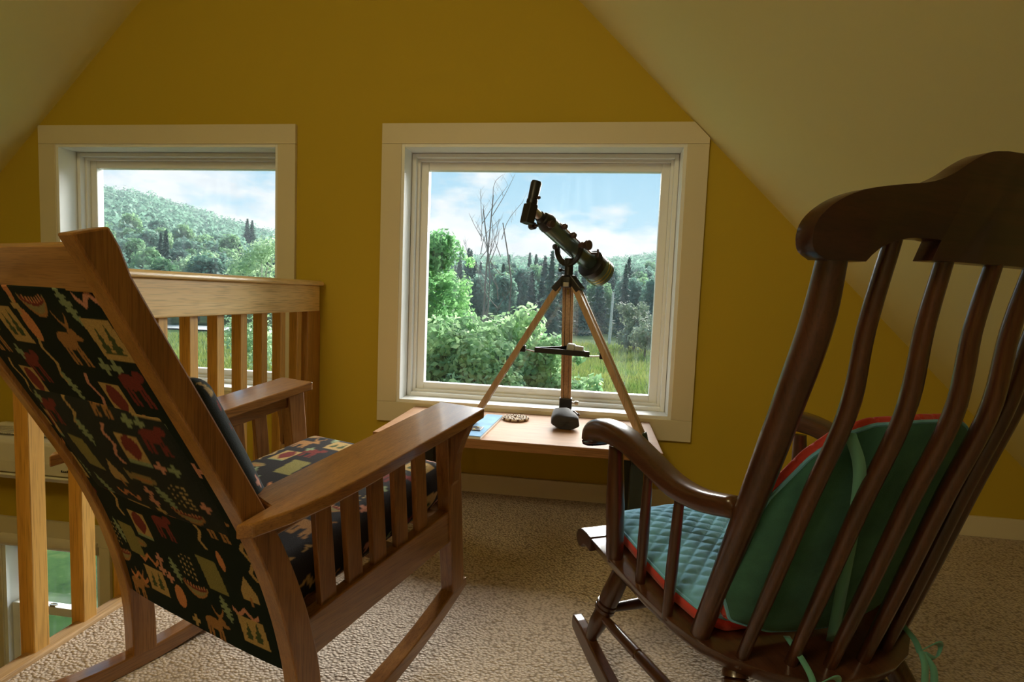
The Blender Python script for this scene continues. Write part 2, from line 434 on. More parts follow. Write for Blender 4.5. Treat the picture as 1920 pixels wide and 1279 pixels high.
# ------------------------------------------------------------------ printed fabric
MOTIF = [('leaf', -.005, .874), ('canoe', .06, .849), ('leafg', .159, .855), ('zigh', .227, .865), ('patch', -.073, .816), ('oval', -.002, .819), ('cross', -.012, .848), ('moose', .092, .795), ('patch', .207, .808), ('bear', -.102, .747), ('zigv', -.013, .756), ('crossg', .154, .764), ('crossg', .185, .765), ('bear', .2, .74), ('rect', -.063, .652), ('zigv', .069, .705), ('leafg', -.005, .715), ('heart', .126, .704), ('tree', .012, .628), ('fish', .101, .634), ('crossp', .175, .675), ('crossg', .208, .676), ('crossp', .086, .601), ('crossp', .081, .573), ('cross', .077, .545), ('zigh', -.003, .566), ('leafg', -.094, .559), ('leafg', .133, .595), ('patch', .003, .511), ('canoe', .166, .556), ('oval', .096, .511), ('bear', -.134, .515), ('dots', .185, .61), ('bear', -.007, .432), ('zigv', .119, .455), ('moose', .183, .484), ('heart', -.102, .406), ('fish', -.148, .354), ('rect', .105, .352), ('patch', -.123, .265), ('oval', -.041, .254), ('canoe', .029, .291), ('zigh', -.128, .316), ('crossp', -.081, .33), ('crossp', -.084, .304), ('crossp', -.061, .292), ('leafg', .117, .279), ('leafg', -.029, .321), ('tree', .206, .351), ('zigh', .176, .289), ('moose', .064, .223), ('patch', .186, .252), ('cross', -.002, .212), ('dots', .026, .344), ('leaf', .153, .397)]
MOTIF = MOTIF + [(k, x - .28, z) for k, x, z in MOTIF if x - .28 < -.115 and (z > .42 or x - .28 < -.17)] + [('zigh', -.2, .25), ('leafg', -.22, .36), ('zigv', .24, .42), ('crossp', .23, .60)]
TAN, ORG, PNK, OLV, GRN, BRN, MAR = (.50, .34, .13), (.62, .25, .10), (.62, .29, .20), (.27, .24, .08), (.27, .34, .19), (.40, .20, .07), (.20, .035, .03)
INK = (.005, .013, .009)
def paint(u, v, base=INK, gain=1.0):
    """flat print of little woodland figures on (u, v) metres -> rgb"""
    n = len(u); c = np.tile(np.array(base), (n, 1)).astype(float)
    def put(mask, col): c[mask] = np.array(col) * gain * .85
    rng = np.random.RandomState(3)
    for kind, x, z in MOTIF:
        a, b = (u - x) / .82, (v - z) / .82
        sel = (np.abs(a) < .075) & (np.abs(b) < .075)
        if not sel.any(): continue
        def P(m, col):
            mm = sel.copy(); mm &= m; put(mm, col)
        if kind in ('oval',): P((a / .022) ** 2 + (b / .033) ** 2 < 1, (.66, .27, .11))
        elif kind == 'leaf': P((np.abs(a) < .012 * (1 - (b / .03) ** 2)) & (np.abs(b) < .03), ORG)
        elif kind == 'leafg':
            r = .019 * (1 - (b / .036) ** 2) * (.75 + .25 * np.sign(np.sin(b * 500)))
            P((np.abs(a + b * .3) < r) & (np.abs(b) < .036), GRN)
        elif kind.startswith('cross'):
            col = {'cross': TAN, 'crossp': PNK, 'crossg': GRN}[kind]
            P(((np.abs(a) < .0055) & (np.abs(b) < .0165)) | ((np.abs(b) < .0055) & (np.abs(a) < .0165)), col)
        elif kind == 'patch':
            P((np.abs(a + .12 * b) < .043) & (np.abs(b) < .036), TAN)
            for dx, h in ((-.016, .024), (.016, .03)):
                P((np.abs(a - dx) < (h - b) * .32 * (.8 + .2 * np.sign(np.sin(b * 420)))) & (b > -.024) & (b < h), (.06, .09, .035))
        elif kind == 'rect': P((np.abs(a + .15 * b) < .036) & (np.abs(b) < .045), OLV)
        elif kind == 'heart':
            P((np.abs(a) < .036) & (np.abs(b) < .037), TAN)
            P((np.abs(a) < .027 * np.sqrt(np.clip(1 - ((b - .004) / .032) ** 2, 0, 1))) & (b > -.03 + np.abs(a)), MAR)
            P((np.abs(a) < .036) & (np.abs(b + .035) < .004), GRN)
        elif kind == 'tree':
            for k in range(3): P((np.abs(a) < (.037 - k * .018 - (b - .0)) * .6 * 1.0 + .0) & (b > -.03 + k * .0) & (b < .04 - 0 * k) & (np.abs(a) < .026), (.50, .34, .14))
            P((np.abs(a) < .005) & (b > -.045) & (b < -.02), BRN)
        elif kind == 'fish':
            P((a / .042) ** 2 + (b / .014) ** 2 < 1, (.30, .22, .09))
            P((a < -.035) & (a > -.058) & (np.abs(b) < (-.03 - a) * .7), (.30, .22, .09))
            P((a / .03) ** 2 + ((b + .004) / .005) ** 2 < 1, BRN)
        elif kind == 'canoe':
            top = .010 - .0 * a + (a / .05) ** 2 * .012; bot = -.020 + (np.abs(a) / .05) ** 2.2 * .032
            P((np.abs(a) < .05) & (b < top) & (b > bot), (.30, .25, .11))
            P((np.abs(a) < .045) & (b < top) & (b > top - .009), MAR)
            P((np.abs(a) < .04) & (b < top + .006) & (b > top - .004) & (np.sin(a * 560) > 0), (.58, .26, .12))
            P((np.abs(a) < .05) & (b < bot + .007) & (b > bot), BRN)
        elif kind in ('moose', 'bear'):
            col = BRN if kind == 'moose' else MAR
            s = 1.0 if kind == 'moose' else .95
            m = ((a + .004) / (.034 * s)) ** 2 + ((b - .006) / (.017 * s)) ** 2 < 1
            m |= ((a - .032) / .015) ** 2 + ((b - .020) / .011) ** 2 < 1
            for lx, sl in ((-.030, .1), (-.018, .15), (.012, .1), (.022, .2)):
                m |= (np.abs(a - lx - sl * (-b)) < .0048 * s) & (b < .0) & (b > -.042)
            if kind == 'moose':
                m |= ((a - .042) / .018) ** 2 + ((b - .013) / .006) ** 2 < 1
                m |= (np.abs((a - .026) ** 2 / .02 + .034 - b) < .005) & (np.abs(a - .026) < .022)
            P(m, col)
        elif kind == 'zigh':
            t = np.abs(((a * 38) % 2) - 1) * .022 - .011
            P((np.abs(b - t) < .0065) & (np.abs(a) < .045), ORG if x < .17 else PNK)
        elif kind == 'zigv':
            t = np.abs(((b * 34) % 2) - 1) * .020 - .010
            P((np.abs(a - t) < .0058) & (np.abs(b) < .05), (.50, .33, .13) if x < .05 or x > .1 else PNK)
        elif kind == 'dots':
            P((np.sin(a * 420) > .2) & (np.sin(b * 420 + a * 60) > .2) & (np.abs(a) < .03) & (np.abs(b) < .034), (.5, .36, .16))
    return c
def set_print(o, cols):
    me = o.data; at = me.color_attributes.new('print', 'FLOAT_COLOR', 'POINT')
    buf = np.ones((len(me.vertices), 4)); buf[:, :3] = cols
    at.data.foreach_set('color', buf.ravel().astype(np.float32))

def grid_mesh(name, nu, nv, fn, closed=False):
    """fn(U,V arrays in 0..1) -> Nx3"""
    U, V = np.meshgrid(np.linspace(0, 1, nu), np.linspace(0, 1, nv), indexing='ij')
    P = fn(U.ravel(), V.ravel())
    idx = np.arange(nu * nv).reshape(nu, nv)
    F = np.stack([idx[:-1, :-1], idx[1:, :-1], idx[1:, 1:], idx[:-1, 1:]], -1).reshape(-1, 4)
    me = bpy.data.meshes.new(name); me.from_pydata(P.tolist(), [], F.tolist())
    for p in me.polygons: p.use_smooth = True
    return me, U.ravel(), V.ravel()

def rounded_box(name, hx, hy, hz, r, step, crown=0.0, mat=None, parent=None, warp=None):
    """cushion: subdivided box with rounded edges, returns object and undeformed coords"""
    verts = []; faces = []; lookup = {}
    ns = [max(2, int(2 * h / step)) for h in (hx, hy, hz)]
    H = (hx, hy, hz)
    def vid(p):
        k = tuple(round(q, 5) for q in p)
        if k not in lookup: lookup[k] = len(verts); verts.append(k)
        return lookup[k]
    for ax in range(3):
        a, b = [(1, 2), (2, 0), (0, 1)][ax]
        for sgn in (-1, 1):
            la = np.linspace(-H[a], H[a], ns[a] + 1); lb = np.linspace(-H[b], H[b], ns[b] + 1)
            for i in range(ns[a]):
                for j in range(ns[b]):
                    q = []
                    for di, dj in ((0, 0), (1, 0), (1, 1), (0, 1)):
                        p = [0, 0, 0]; p[ax] = sgn * H[ax]; p[a] = la[i + di]; p[b] = lb[j + dj]; q.append(vid(p))
                    faces.append(q if sgn > 0 else q[::-1])
    V0 = np.array(verts); Hn = np.array(H)
    inner = np.clip(V0, -(Hn - r), Hn - r); d = V0 - inner
    L = np.linalg.norm(d, axis=1, keepdims=True); L[L == 0] = 1
    V = inner + d / L * r
    if crown:
        k = np.clip(1 - (V0[:, 0] / hx) ** 2, 0, 1) * np.clip(1 - (V0[:, 1] / hy) ** 2, 0, 1)
        V[:, 2] += np.sign(V0[:, 2]) * (np.abs(V0[:, 2]) / hz) * crown * k
    if warp is not None: V = warp(V)
    me = bpy.data.meshes.new(name); me.from_pydata(V.tolist(), [], faces)
    for p in me.polygons: p.use_smooth = True
    return link_obj(name, me, parent, mat), V0

# ------------------------------------------------------------------ left rocking chair (Mission style)
LC = ((-.592, 1.439, 0), -.370)
ch = empty('rocking_chair', *LC)
tag(ch, 'brown oak rocking chair with flat slatted arms and dark printed upholstered back', 'chair')
WI, WO = .259, .298
def rk(y): return (y + .466) ** 2 / (2 * 1.007)
ZB = [(.03, -.466), (.16, -.470), (.25, -.486), (.356, -.515), (.413, -.535), (.492, -.567), (.612, -.628), (.756, -.704), (.836, -.747), (.945, -.803)]
def yback(z): return float(np.interp(z, [a for a, b in ZB], [b for a, b in ZB]))
zsm = np.linspace(.03, .945, 40)
def ybs(z):
    return sum(yback(min(max(z + d, .03), .945)) for d in (-.05, -.025, 0, .025, .05)) / 5 if .08 < z < .9 else yback(z)
def sdep(z): return float(np.interp(z, [.03, .3, .6, .95], [.052, .050, .044, .040]))
def arm_z(y): return .619 + (y - .014) * .152
for s in (1, -1):
    X = lambda a: s * a
    ys = np.linspace(-.98, .062, 44)
    pts = [(y, rk(y)) for y in ys] + [(.058, rk(.06) + .022)] + [(y, rk(y) + .036) for y in ys[::-1][2:]]
    MB().prism(pts, 'x', X(WI), X(WO)).build('runner', oak_y, ch, bevel=.003)
    MB().prism([(0, .135), (.048, .148), (.006, .596), (-.048, .588)], 'x', X(WI), X(WO)).build('front_leg', oak_z, ch, bevel=.003)
    co = [(.298, .594), (.350, .594), (.347, .575), (.333, .545), (.320, .51), (.314, .47), (.313, .44), (.306, .428), (.298, .432)]
    MB().prism([(X(a), b) for a, b in co], 'y', -.034, -.010).build('corbel', oak_z, ch, bevel=.002)
    out = [(.231, .014), (.363, .014), (.363, -.38), (.358, -.46), (.345, -.53), (.325, -.585), (.304, -.600), (.300, -.536), (.231, -.520)]
    mb = MB(); n = len(out)
    vs = [(X(a), b, arm_z(b) - .024) for a, b in out] + [(X(a), b, arm_z(b)) for a, b in out]
    mb.add(vs, [list(range(n)), list(range(n, 2 * n))] + [(i, (i + 1) % n, n + (i + 1) % n, n + i) for i in range(n)])
    mb.build('arm', oak_y, ch, bevel=.003)
    A = lambda y: arm_z(y) - .024
    MB().prism([(-.047, A(-.047)), (-.535, A(-.535)), (-.530, A(-.535) - .040), (-.043, A(-.047) - .040)], 'x', X(.268), X(.288)).build('arm_rail', oak_y, ch, bevel=.002)
    MB().prism([(-.012, .360), (-.470, .293), (-.455, .215), (-.004, .278)], 'x', X(.262), X(.292)).build('side_rail', oak_y, ch, bevel=.003)
    for yc in (-.392, -.322, -.252, -.182, -.112):
        zb = .293 + (yc + .47) * .146; yt = yc - .018
        zt = A(yt) - .038
        MB().prism([(yc - .019, zb - .005), (yc + .019, zb), (yt + .019, zt), (yt - .019, zt)], 'x', X(.270), X(.284)).build('slat', oak_z, ch, bevel=.0015)
    bk = [(ybs(z), z) for z in zsm]; fr = [(ybs(z) + sdep(z), z + (.012 if z > .9 else 0)) for z in zsm[::-1]]
    MB().prism(bk + fr, 'x', X(WI), X(WO)).build('back_post', oak_z, ch, bevel=.003)
MB().prism([(yback(.932) + .006, .932), (yback(.932) + .032, .940), (yback(.875) + .034, .882), (yback(.875) + .006, .874)], 'x', -WI, WI).build('crest_rail', oak_x, ch, bevel=.002)
MB().prism([(yback(.20) + .024, .188), (yback(.20) + .044, .188), (yback(.24) + .046, .245), (yback(.24) + .026, .245)], 'x', -WI, WI).build('lower_back_rail', oak_x, ch, bevel=.002)
MB().prism([(.006, .285), (.028, .287), (.020, .365), (-.002, .363)], 'x', -WI, WI).build('front_rail', oak_x, ch, bevel=.002)
MB().box(-WI, WI, -.40, -.36, .272, .300).build('seat_slat', oak_x, ch)
MB().box(-WI, WI, -.22, -.18, .300, .328).build('seat_slat', oak_x, ch)
MB().box(-WI, WI, -.06, -.02, .322, .350).build('seat_slat', oak_x, ch)
# upholstered back panel
def back_fn(U, V):
    x = -.258 + .516 * U; z = .195 + (.878 - .195) * V
    y = np.array([ybs(q) for q in z]) + .010 - .006 * (1 - (2 * U - 1) ** 4)
    return np.stack([x, y, z], -1)
me, U, V = grid_mesh('back_upholstery', 230, 300, back_fn)
P = np.array([v.co for v in me.vertices])
o = link_obj('back_upholstery', me, ch, print_m); set_print(o, paint(P[:, 0], P[:, 2]))
md = o.modifiers.new('thick', 'SOLIDIFY'); md.thickness = .016; md.offset = -1
# loose cushions
TILT = math.atan(.152)
def warp_seat(V):
    V = V.copy(); V[:, 2] += .0
    return V
sc, V0 = rounded_box('seat_cushion', .246, .262, .055, .036, .0045, .018, print_m)
P0 = V0
set_print(sc, paint(P0[:, 0] * 1.0 + np.where(np.abs(P0[:, 0]) > .24, P0[:, 2], 0), .62 + P0[:, 1] * 1.0 - np.where(P0[:, 1] > .255, P0[:, 2], 0) * 1.0 - np.where(np.abs(P0[:, 0]) > .24, P0[:, 2], 0), (.030, .027, .028), 1.25))
tag(sc, 'thick printed seat cushion on the brown oak rocking chair', 'cushion')
RL = Matrix.Translation(LC[0]) @ Matrix.Rotation(LC[1], 4, 'Z')
sc.matrix_world = RL @ Matrix.Translation((0, -.215, .372)) @ Matrix.Rotation(TILT, 4, 'X')
bc, V0 = rounded_box('back_cushion', .247, .158, .043, .036, .0045, .012, print_m)
P0 = V0
set_print(bc, paint(P0[:, 0] * .9 + .05 + np.where(np.abs(P0[:, 0]) > .24, P0[:, 2], 0), .66 + P0[:, 1] + np.where(np.abs(P0[:, 1]) > .15, P0[:, 2], 0), (.018, .024, .022), 1.0))
tag(bc, 'printed back cushion leaning in the brown oak rocking chair', 'cushion')
ang = math.atan2(.756 - .45, -(-.704 + .55))   # lean of the back
bc.matrix_world = RL @ Matrix.Translation((0, -.567, .598)) @ Matrix.Rotation(pi - ang, 4, 'X')

# ------------------------------------------------------------------ right rocking chair (Boston style)
RCH = ((.29, 1.292, 0), .488)
cr = empty('rocking_chair', *RCH)
tag(cr, 'dark walnut rocking chair with spindle back, scrolled crest and curved arms', 'chair')
RR = Matrix.Translation(RCH[0]) @ Matrix.Rotation(RCH[1], 4, 'Z')
def zseat(y): return float(np.interp(y, [-.40, -.25, 0, .12], [.300, .315, .352, .366]))
half = [(0, -.395), (.06, -.390), (.115, -.372), (.165, -.340), (.205, -.300), (.232, -.255), (.250, -.20), (.262, -.12), (.268, -.02), (.270, .075)]
def seat_solid(name, pts, thick, mat):
    outl = pts + [(-a, b) for a, b in pts[::-1] if a > 1e-6]
    n = len(outl); mb = MB()
    # top rows interpolated across y so that the seat dips
    mb.add([(a, b, zseat(b)) for a, b in outl] + [(a * .93, b * .96 + .004, zseat(b) - thick) for a, b in outl], [])
    top = []; cen = len(mb.v)
    for i in range(n):
        j = (i + 1) % n; mb.f.append([i, j, n + j, n + i])
    ysc = sorted({round(b, 5) for a, b in pts})
    # horizontal strips left-right
    L = {round(b, 5): k for k, (a, b) in enumerate(outl) if a >= 0}
    Rr = {round(b, 5): k for k, (a, b) in enumerate(outl) if a <= 0 and k >= len(pts)}
    Rr[round(pts[0][1], 5)] = 0
    for y0_, y1_ in zip(ysc, ysc[1:]):
        for off in (0, n):
            f = [L[y0_] + off, L[y1_] + off, Rr[y1_] + off, Rr[y0_] + off]
            mb.f.append(f if L[y0_] != Rr[y0_] else f[:3])
    return mb.build(name, mat, cr, bevel=.004, smooth=True)
seat_solid('seat', half, .034, dark_y)
roll = [(.0755, .361), (.10, .364), (.122, .365), (.136, .357), (.143, .343), (.140, .328), (.128, .320), (.115, .322), (.107, .332), (.095, .334), (.0755, .329)]
MB().prism(roll, 'x', -.270, .270).build('seat_front_roll', dark_x, cr, bevel=.003)
def rk2(y): return (y + .284) ** 2 / (2 * 1.051)
lathe_leg = [(0, .013), (.06, .016), (.10, .0215), (.125, .0225), (.13, .017), (.14, .0225), (.165, .0225), (.17, .017), (.18, .0225), (.205, .0225), (.21, .017), (.24, .021), (.45, .0225), (.555, .0215), (.56, .017), (.57, .0235), (.60, .0235), (.605, .017), (.615, .0235), (.645, .0235), (.65, .017), (.66, .019), (.8, .0205), (.92, .016), (1, .012)]
PB = [(.216, -.235, .312), (.226, -.325, .54), (.237, -.408, .755), (.257, -.462, .87), (.277, -.496, .960)]
for s in (-1, 1):
    ys = np.linspace(-.78, .168, 40)
    top = [(y, rk2(y) + .045 - .012 * max(0, (y - .10) / .068) ** 2) for y in ys]
    pts = [(y, rk2(y)) for y in ys] + [(.172, rk2(.168) + .016)] + top[::-1]
    MB().prism(pts, 'x', s * .231, s * .257).build('runner', dark_y, cr, bevel=.004)
    MB().lathe((s * .188, .035, .335), (s * .243, .098, .108), lathe_leg).build('front_leg', dark_z, cr, smooth=True)
    MB().lathe((s * .165, -.265, .290), (s * .238, -.400, .042), lathe_leg).build('rear_leg', dark_z, cr, smooth=True)
    MB().lathe((s * .228, .078, .172), (s * .205, -.338, .155), [(0, .009), (.15, .0115), (.33, .0118), (.335, .0095), (.345, .0095), (.35, .0118), (.65, .0118), (.655, .0095), (.665, .0095), (.67, .0118), (.85, .0115), (1, .009)]).build('side_stretcher', dark_y, cr, smooth=True)
    MB().lathe((s * .250, .0, zseat(0) - .01), (s * .252, .016, .585), [(0, .0165), (.08, .0185), (.5, .0195), (.85, .0165), (1, .0145)]).build('arm_post', dark_z, cr, smooth=True)
    for (yb_, yt_) in ((-.087, -.100), (-.178, -.200)):
        MB().lathe((s * .243, yb_, zseat(yb_) - .01), (s * .247, yt_, .566), [(0, .0095), (.4, .0108), (.8, .0095), (1, .008)]).build('arm_spindle', dark_z, cr, smooth=True)
    # arm: swept rounded bar with a scroll at the front
    path = spline([(s * .232, -.322, .576), (s * .240, -.25, .563), (s * .246, -.185, .566), (s * .252, -.115, .588), (s * .257, -.05, .608), (s * .260, .0, .614), (s * .262, .045, .612), (s * .262, .076, .603), (s * .262, .089, .588), (s * .262, .090, .571)], 50)
    hw = lambda t: float(np.interp(t, [0, .2, .5, .75, .9, 1], [.017, .022, .026, .028, .029, .028]))
    hh = lambda t: float(np.interp(t, [0, .2, .5, .7, .85, 1], [.017, .019, .022, .025, .024, .017]))
    def arm_sec(i, t):
        a, b = hw(t), hh(t)
        return [(a * np.sign(cos(q)) * abs(cos(q)) ** .55, b * np.sign(sin(q)) * abs(sin(q)) ** .6) for q in np.linspace(0, 2 * pi, 20, endpoint=False)]
    MB().sweep(path, arm_sec).build('arm', dark_y, cr, smooth='all')
    MB().tube(spline([(s * a, b, c) for a, b, c in PB], 30), [.0165, .019, .0215, .0215, .020, .017], 14).build('back_post', dark_z, cr, smooth=True)
MB().lathe((-.222, .074, .19), (.222, .074, .19), [(0, .009), (.2, .0125), (.47, .0145), (.5, .0165), (.53, .0145), (.8, .0125), (1, .009)]).build('front_stretcher', dark_x, cr, smooth=True)
MB().lathe((-.20, -.345, .14), (.20, -.345, .14), [(0, .009), (.5, .0135), (1, .009)]).build('rear_stretcher', dark_x, cr, smooth=True)
for xb, yb_, xm, dym, xt, dyt in ((-.183, -.296, -.178, -.045, -.202, -.004), (-.112, -.330, -.105, -.070, -.120, -.020), (-.052, -.353, -.037, -.088, -.040, -.028),
                                  (.016, -.358, .037, -.088, .040, -.028), (.085, -.345, .105, -.070, .120, -.020), (.168, -.312, .178, -.045, .202, -.004)):
    ym_ = -.408 + dym; up_ = .018 * (abs(xt) > .15)
    p = spline([(xb, yb_, .292), (xb * .65 + xm * .35, yb_ * .65 + ym_ * .35, .455), (xb * .3 + xm * .7, yb_ * .3 + ym_ * .7 + .002, .615), (xm, ym_, .755), ((xm + xt) / 2, -.458 + (dym * .4 + dyt * .6), .87), (xt, -.502 + dyt - up_ * .45, .968 + up_)], 30)
    MB().tube(p, [.0095, .0115, .0125, .0125, .0115, .010], 10).build('spindle', dark_z, cr, smooth=True)
# crest rail
top = [(0, 1.072), (.10, 1.072), (.155, 1.070), (.172, 1.063), (.190, 1.048), (.205, 1.038), (.248, 1.029), (.292, 1.022), (.318, 1.012), (.332, .998), (.336, .982), (.330, .964), (.318, .953), (.299, .947)]
bot = [(.249, .949), (.240, .962), (.226, .970), (.205, .975), (.168, .975), (.158, .972), (.158, .953), (.10, .953), (0, .953)]
hp = top + bot
_a = [(.0, 1.072), (.10, 1.072)] + spline([(.135, 1.072), (.158, 1.069), (.176, 1.059), (.193, 1.045), (.215, 1.035), (.255, 1.029), (.292, 1.022), (.318, 1.010), (.333, .993), (.334, .975), (.324, .957), (.305, .947)], 40)
_b = [(.250, .947)] + spline([(.246, .955), (.237, .965), (.222, .972), (.203, .976), (.172, .977)], 14) + [(.160, .976), (.158, .953), (.10, .953), (0, .953)]
hp = _a + _b
outl = [(a, b) for a, b in hp] + [(-a, b) for a, b in hp[::-1] if a > 1e-6]
# fine triangulated plate bent to the curve of the back
bm = bmesh.new()
ring = [bm.verts.new((a, b, 0)) for a, b in outl]
f = bm.faces.new(ring)
for c in np.linspace(-.32, .32, 33):
    g = bm.verts[:] + bm.edges[:] + bm.faces[:]
    bmesh.ops.bisect_plane(bm, geom=g, plane_co=(c, 0, 0), plane_no=(1, 0, 0))
ext = bmesh.ops.extrude_face_region(bm, geom=bm.faces[:])
for v in ext['geom']:
    if isinstance(v, bmesh.types.BMVert): v.co.z = .024
bmesh.ops.recalc_face_normals(bm, faces=bm.faces)
es = [e for e in bm.edges if len(e.link_faces) == 2 and e.calc_face_angle(0) > .8]
bmesh.ops.bevel(bm, geom=es, offset=.004, segments=2, profile=.5, affect='EDGES', clamp_overlap=True)
for v in bm.verts:
    x, z, d = v.co
    v.co = (x, -.493 - (z - .949) * .45 - .030 * (1 - (x / .336) ** 2) - .012 + d, z)
me = bpy.data.meshes.new('crest_rail'); bm.to_mesh(me); bm.free()
for p in me.polygons: p.use_smooth = True
me.set_sharp_from_angle(angle=radians(40))
link_obj('crest_rail', me, cr, dark_x)

# quilted pads
teal_m = pmat('teal_quilted_cotton', (.17, .48, .74), .85, spec=.2, bump=(900, .25), sheen=.2)
tealb_m = pmat('teal_green_cotton_back', (.050, .160, .130), .9, spec=.1, bump=(800, .3), sheen=.1, vary=(14, .25))
red_m = pmat('coral_red_cotton', (.60, .065, .055), .85, spec=.2, bump=(900, .25), sheen=.2)
def pad(root, outline, mid, front_sign, names, mats, thick, quilt, res=.005, dome=.010, band=None):
    """two quilted shells over an outline (x, v); mid(x, v) -> 3D point, nrm(x,v) -> normal"""
    import math as _m
    pts = np.array(outline)
    xmin, vmin = pts.min(0); xmax, vmax = pts.max(0)
    # star shaped polar grid
    c = np.array([(xmin + xmax) / 2, (vmin + vmax) / 2]); na = 420; nr = int(max(xmax - xmin, vmax - vmin) / 2 / res)
    seg = np.linalg.norm(np.roll(pts, -1, 0) - pts, axis=1); cum = np.concatenate([[0], np.cumsum(seg)])
    ts = np.linspace(0, cum[-1], na, endpoint=False); pc = np.vstack([pts, pts[:1]])
    ed = np.stack([np.interp(ts, cum, pc[:, 0]), np.interp(ts, cum, pc[:, 1])], -1)
    for k_ in range(4): ed = .5 * ed + .25 * (np.roll(ed, 1, 0) + np.roll(ed, -1, 0))
    rad = np.linspace(0, 1, nr) ** .9
    G = c + (ed[None] - c) * rad[1:, None, None]; G = np.vstack([c[None], G.reshape(-1, 2)])
    rr_ = np.concatenate([[0], np.repeat(rad[1:], na)])
    F = [[0, 1 + j, 1 + (j + 1) % na] for j in range(na)]
    for i in range(nr - 2):
        for j in range(na):
            a = 1 + i * na + j; b = 1 + i * na + (j + 1) % na
            F.append([a, a + na, b + na, b])
    edge = np.sqrt(np.clip(1 - rr_ ** 5, 0, 1))
    outs = []
    for side, nm, mt, q in ((1, names[0], mats[0], quilt[0]), (-1, names[1], mats[1], quilt[1])):
        x, v = G[:, 0], G[:, 1]
        k = .5 * thick * edge + dome * (1 - rr_ ** 2)
        if q:
            s_ = .034
            k = k + q * (np.minimum(np.abs(np.sin(pi * (x * .75 + v) / s_)), np.abs(np.sin(pi * (x * .75 - v) / s_))) ** .45 - .5) * edge
        Pm, Nm = mid(x, v)
        PP = Pm + Nm * (k * side)[:, None]
        me = bpy.data.meshes.new(nm); me.from_pydata(PP.tolist(), [], F if side > 0 else [f[::-1] for f in F])
        for p in me.polygons: p.use_smooth = True
        outs.append(link_obj(nm, me, root, mt))
    Pm, Nm = mid(ed[:, 0], ed[:, 1])
    mb = MB().tube([tuple(p) for p in np.vstack([Pm, Pm[:1]])], .0032, 6, False)
    mb.build('piping', mats[2], root, smooth=True)
    if band is not None:
        bd, bulge, bmat, scal = band
        out = ed - c; out = out / np.linalg.norm(out, axis=1, keepdims=True)
        rows = []
        for k_ in range(7):
            t_ = k_ / 6; pu = bulge * sin(pi * min(1, t_ * 1.0)) * (1 - scal * (np.abs(np.sin(np.arange(na) * pi / 9)) < .22))
            e2 = ed + out * (pu * 1.0)[:, None] if np.ndim(pu) else ed + out * pu
            P2, N2 = mid(e2[:, 0], e2[:, 1]); rows.append(P2 + N2 * bd * t_)
        V_ = np.vstack(rows); F_ = [[a_ * na + j, a_ * na + (j + 1) % na, (a_ + 1) * na + (j + 1) % na, (a_ + 1) * na + j] for a_ in range(6) for j in range(na)]
        me = bpy.data.meshes.new('side_band'); me.from_pydata(V_.tolist(), [], F_)
        for p in me.polygons: p.use_smooth = True
        link_obj('side_band', me, root, bmat)
    return outs
def ribbon(root, name, pts, wd, mat, side=(1, 0, 0)):
    p = spline(pts, 24); sd = Vector(side).normalized(); vs = []
    for i, q in enumerate(p):
        a = Vector(q); vs += [a - sd * wd / 2, a + sd * wd / 2]
    fs = [(2 * i, 2 * i + 1, 2 * i + 3, 2 * i + 2) for i in range(len(p) - 1)]
    o = MB().add(vs, fs).build(name, mat, root, smooth='all')
    m = o.modifiers.new('thick', 'SOLIDIFY'); m.thickness = .0012; return o
# seat pad
sp = empty('seat_pad', (0, 0, 0)); sp.matrix_world = RR
tag(sp, 'teal quilted seat pad with red underside on the dark walnut rocking chair', 'cushion')
ol = [(-.16, .118), (0, .128), (.16, .118), (.196, .100), (.208, .06), (.214, -.05), (.214, -.16), (.205, -.215), (.17, -.250), (0, -.262), (-.17, -.250), (-.205, -.215), (-.214, -.16), (-.214, -.05), (-.208, .06), (-.196, .100)]
def mid_seat(x, v):
    z = np.interp(v, [-.40, -.25, 0, .12], [.300, .315, .352, .366]) + .028
    return np.stack([x, v, z], -1), np.tile(np.array([0, -.12, .99]), (len(x), 1))
pad(sp, ol, mid_seat, 1, ('quilted_top', 'red_underside'), (teal_m, red_m, teal_m), .030, (.0065, 0), .0035, .014, band=(-.024, .004, red_m, 0.0))
for o in sp.children:
    if o.name.startswith('red_underside'):
        for v in o.data.vertices:
            zz = zseat(v.co.y) + .003
            if v.co.z < zz: v.co.z = zz
# back pad leaning against the spindles
bp_ = empty('back_pad', (0, 0, 0)); bp_.matrix_world = RR
tag(bp_, 'teal backed quilted back pad with coral red front leaning on the spindles', 'cushion')
hl = [(0, .728), (.09, .725), (.135, .708), (.17, .672), (.205, .605), (.222, .53), (.226, .47), (.222, .42), (.195, .365), (.12, .338), (0, .330)]
ol = hl + [(-a, b) for a, b in hl[::-1] if a > 1e-6]
def mid_back(x, v):
    y = -.252 - (v - .31) * .335 - .040 * (1 - (x / .23) ** 2) 
    nrm = np.stack([np.full(len(x), .0), np.full(len(x), .95), np.full(len(x), .318)], -1)
    return np.stack([x, y, v], -1), nrm
pad(bp_, ol, mid_back, 1, ('quilted_red_front', 'teal_back'), (red_m, tealb_m, teal_m), .030, (.004, .0006), .005, .008, band=(.017, .007, red_m, .6))
tie_m = pmat('teal_ribbon', (.10, .30, .24), .8, sheen=.2)
ribbon(bp_, 'strap', [(-.165, -.447, .722), (-.128, -.438, .667), (-.102, -.418, .592), (-.070, -.384, .478), (-.030, -.340, .332)], .017, tie_m, (.8, -.6, 0))
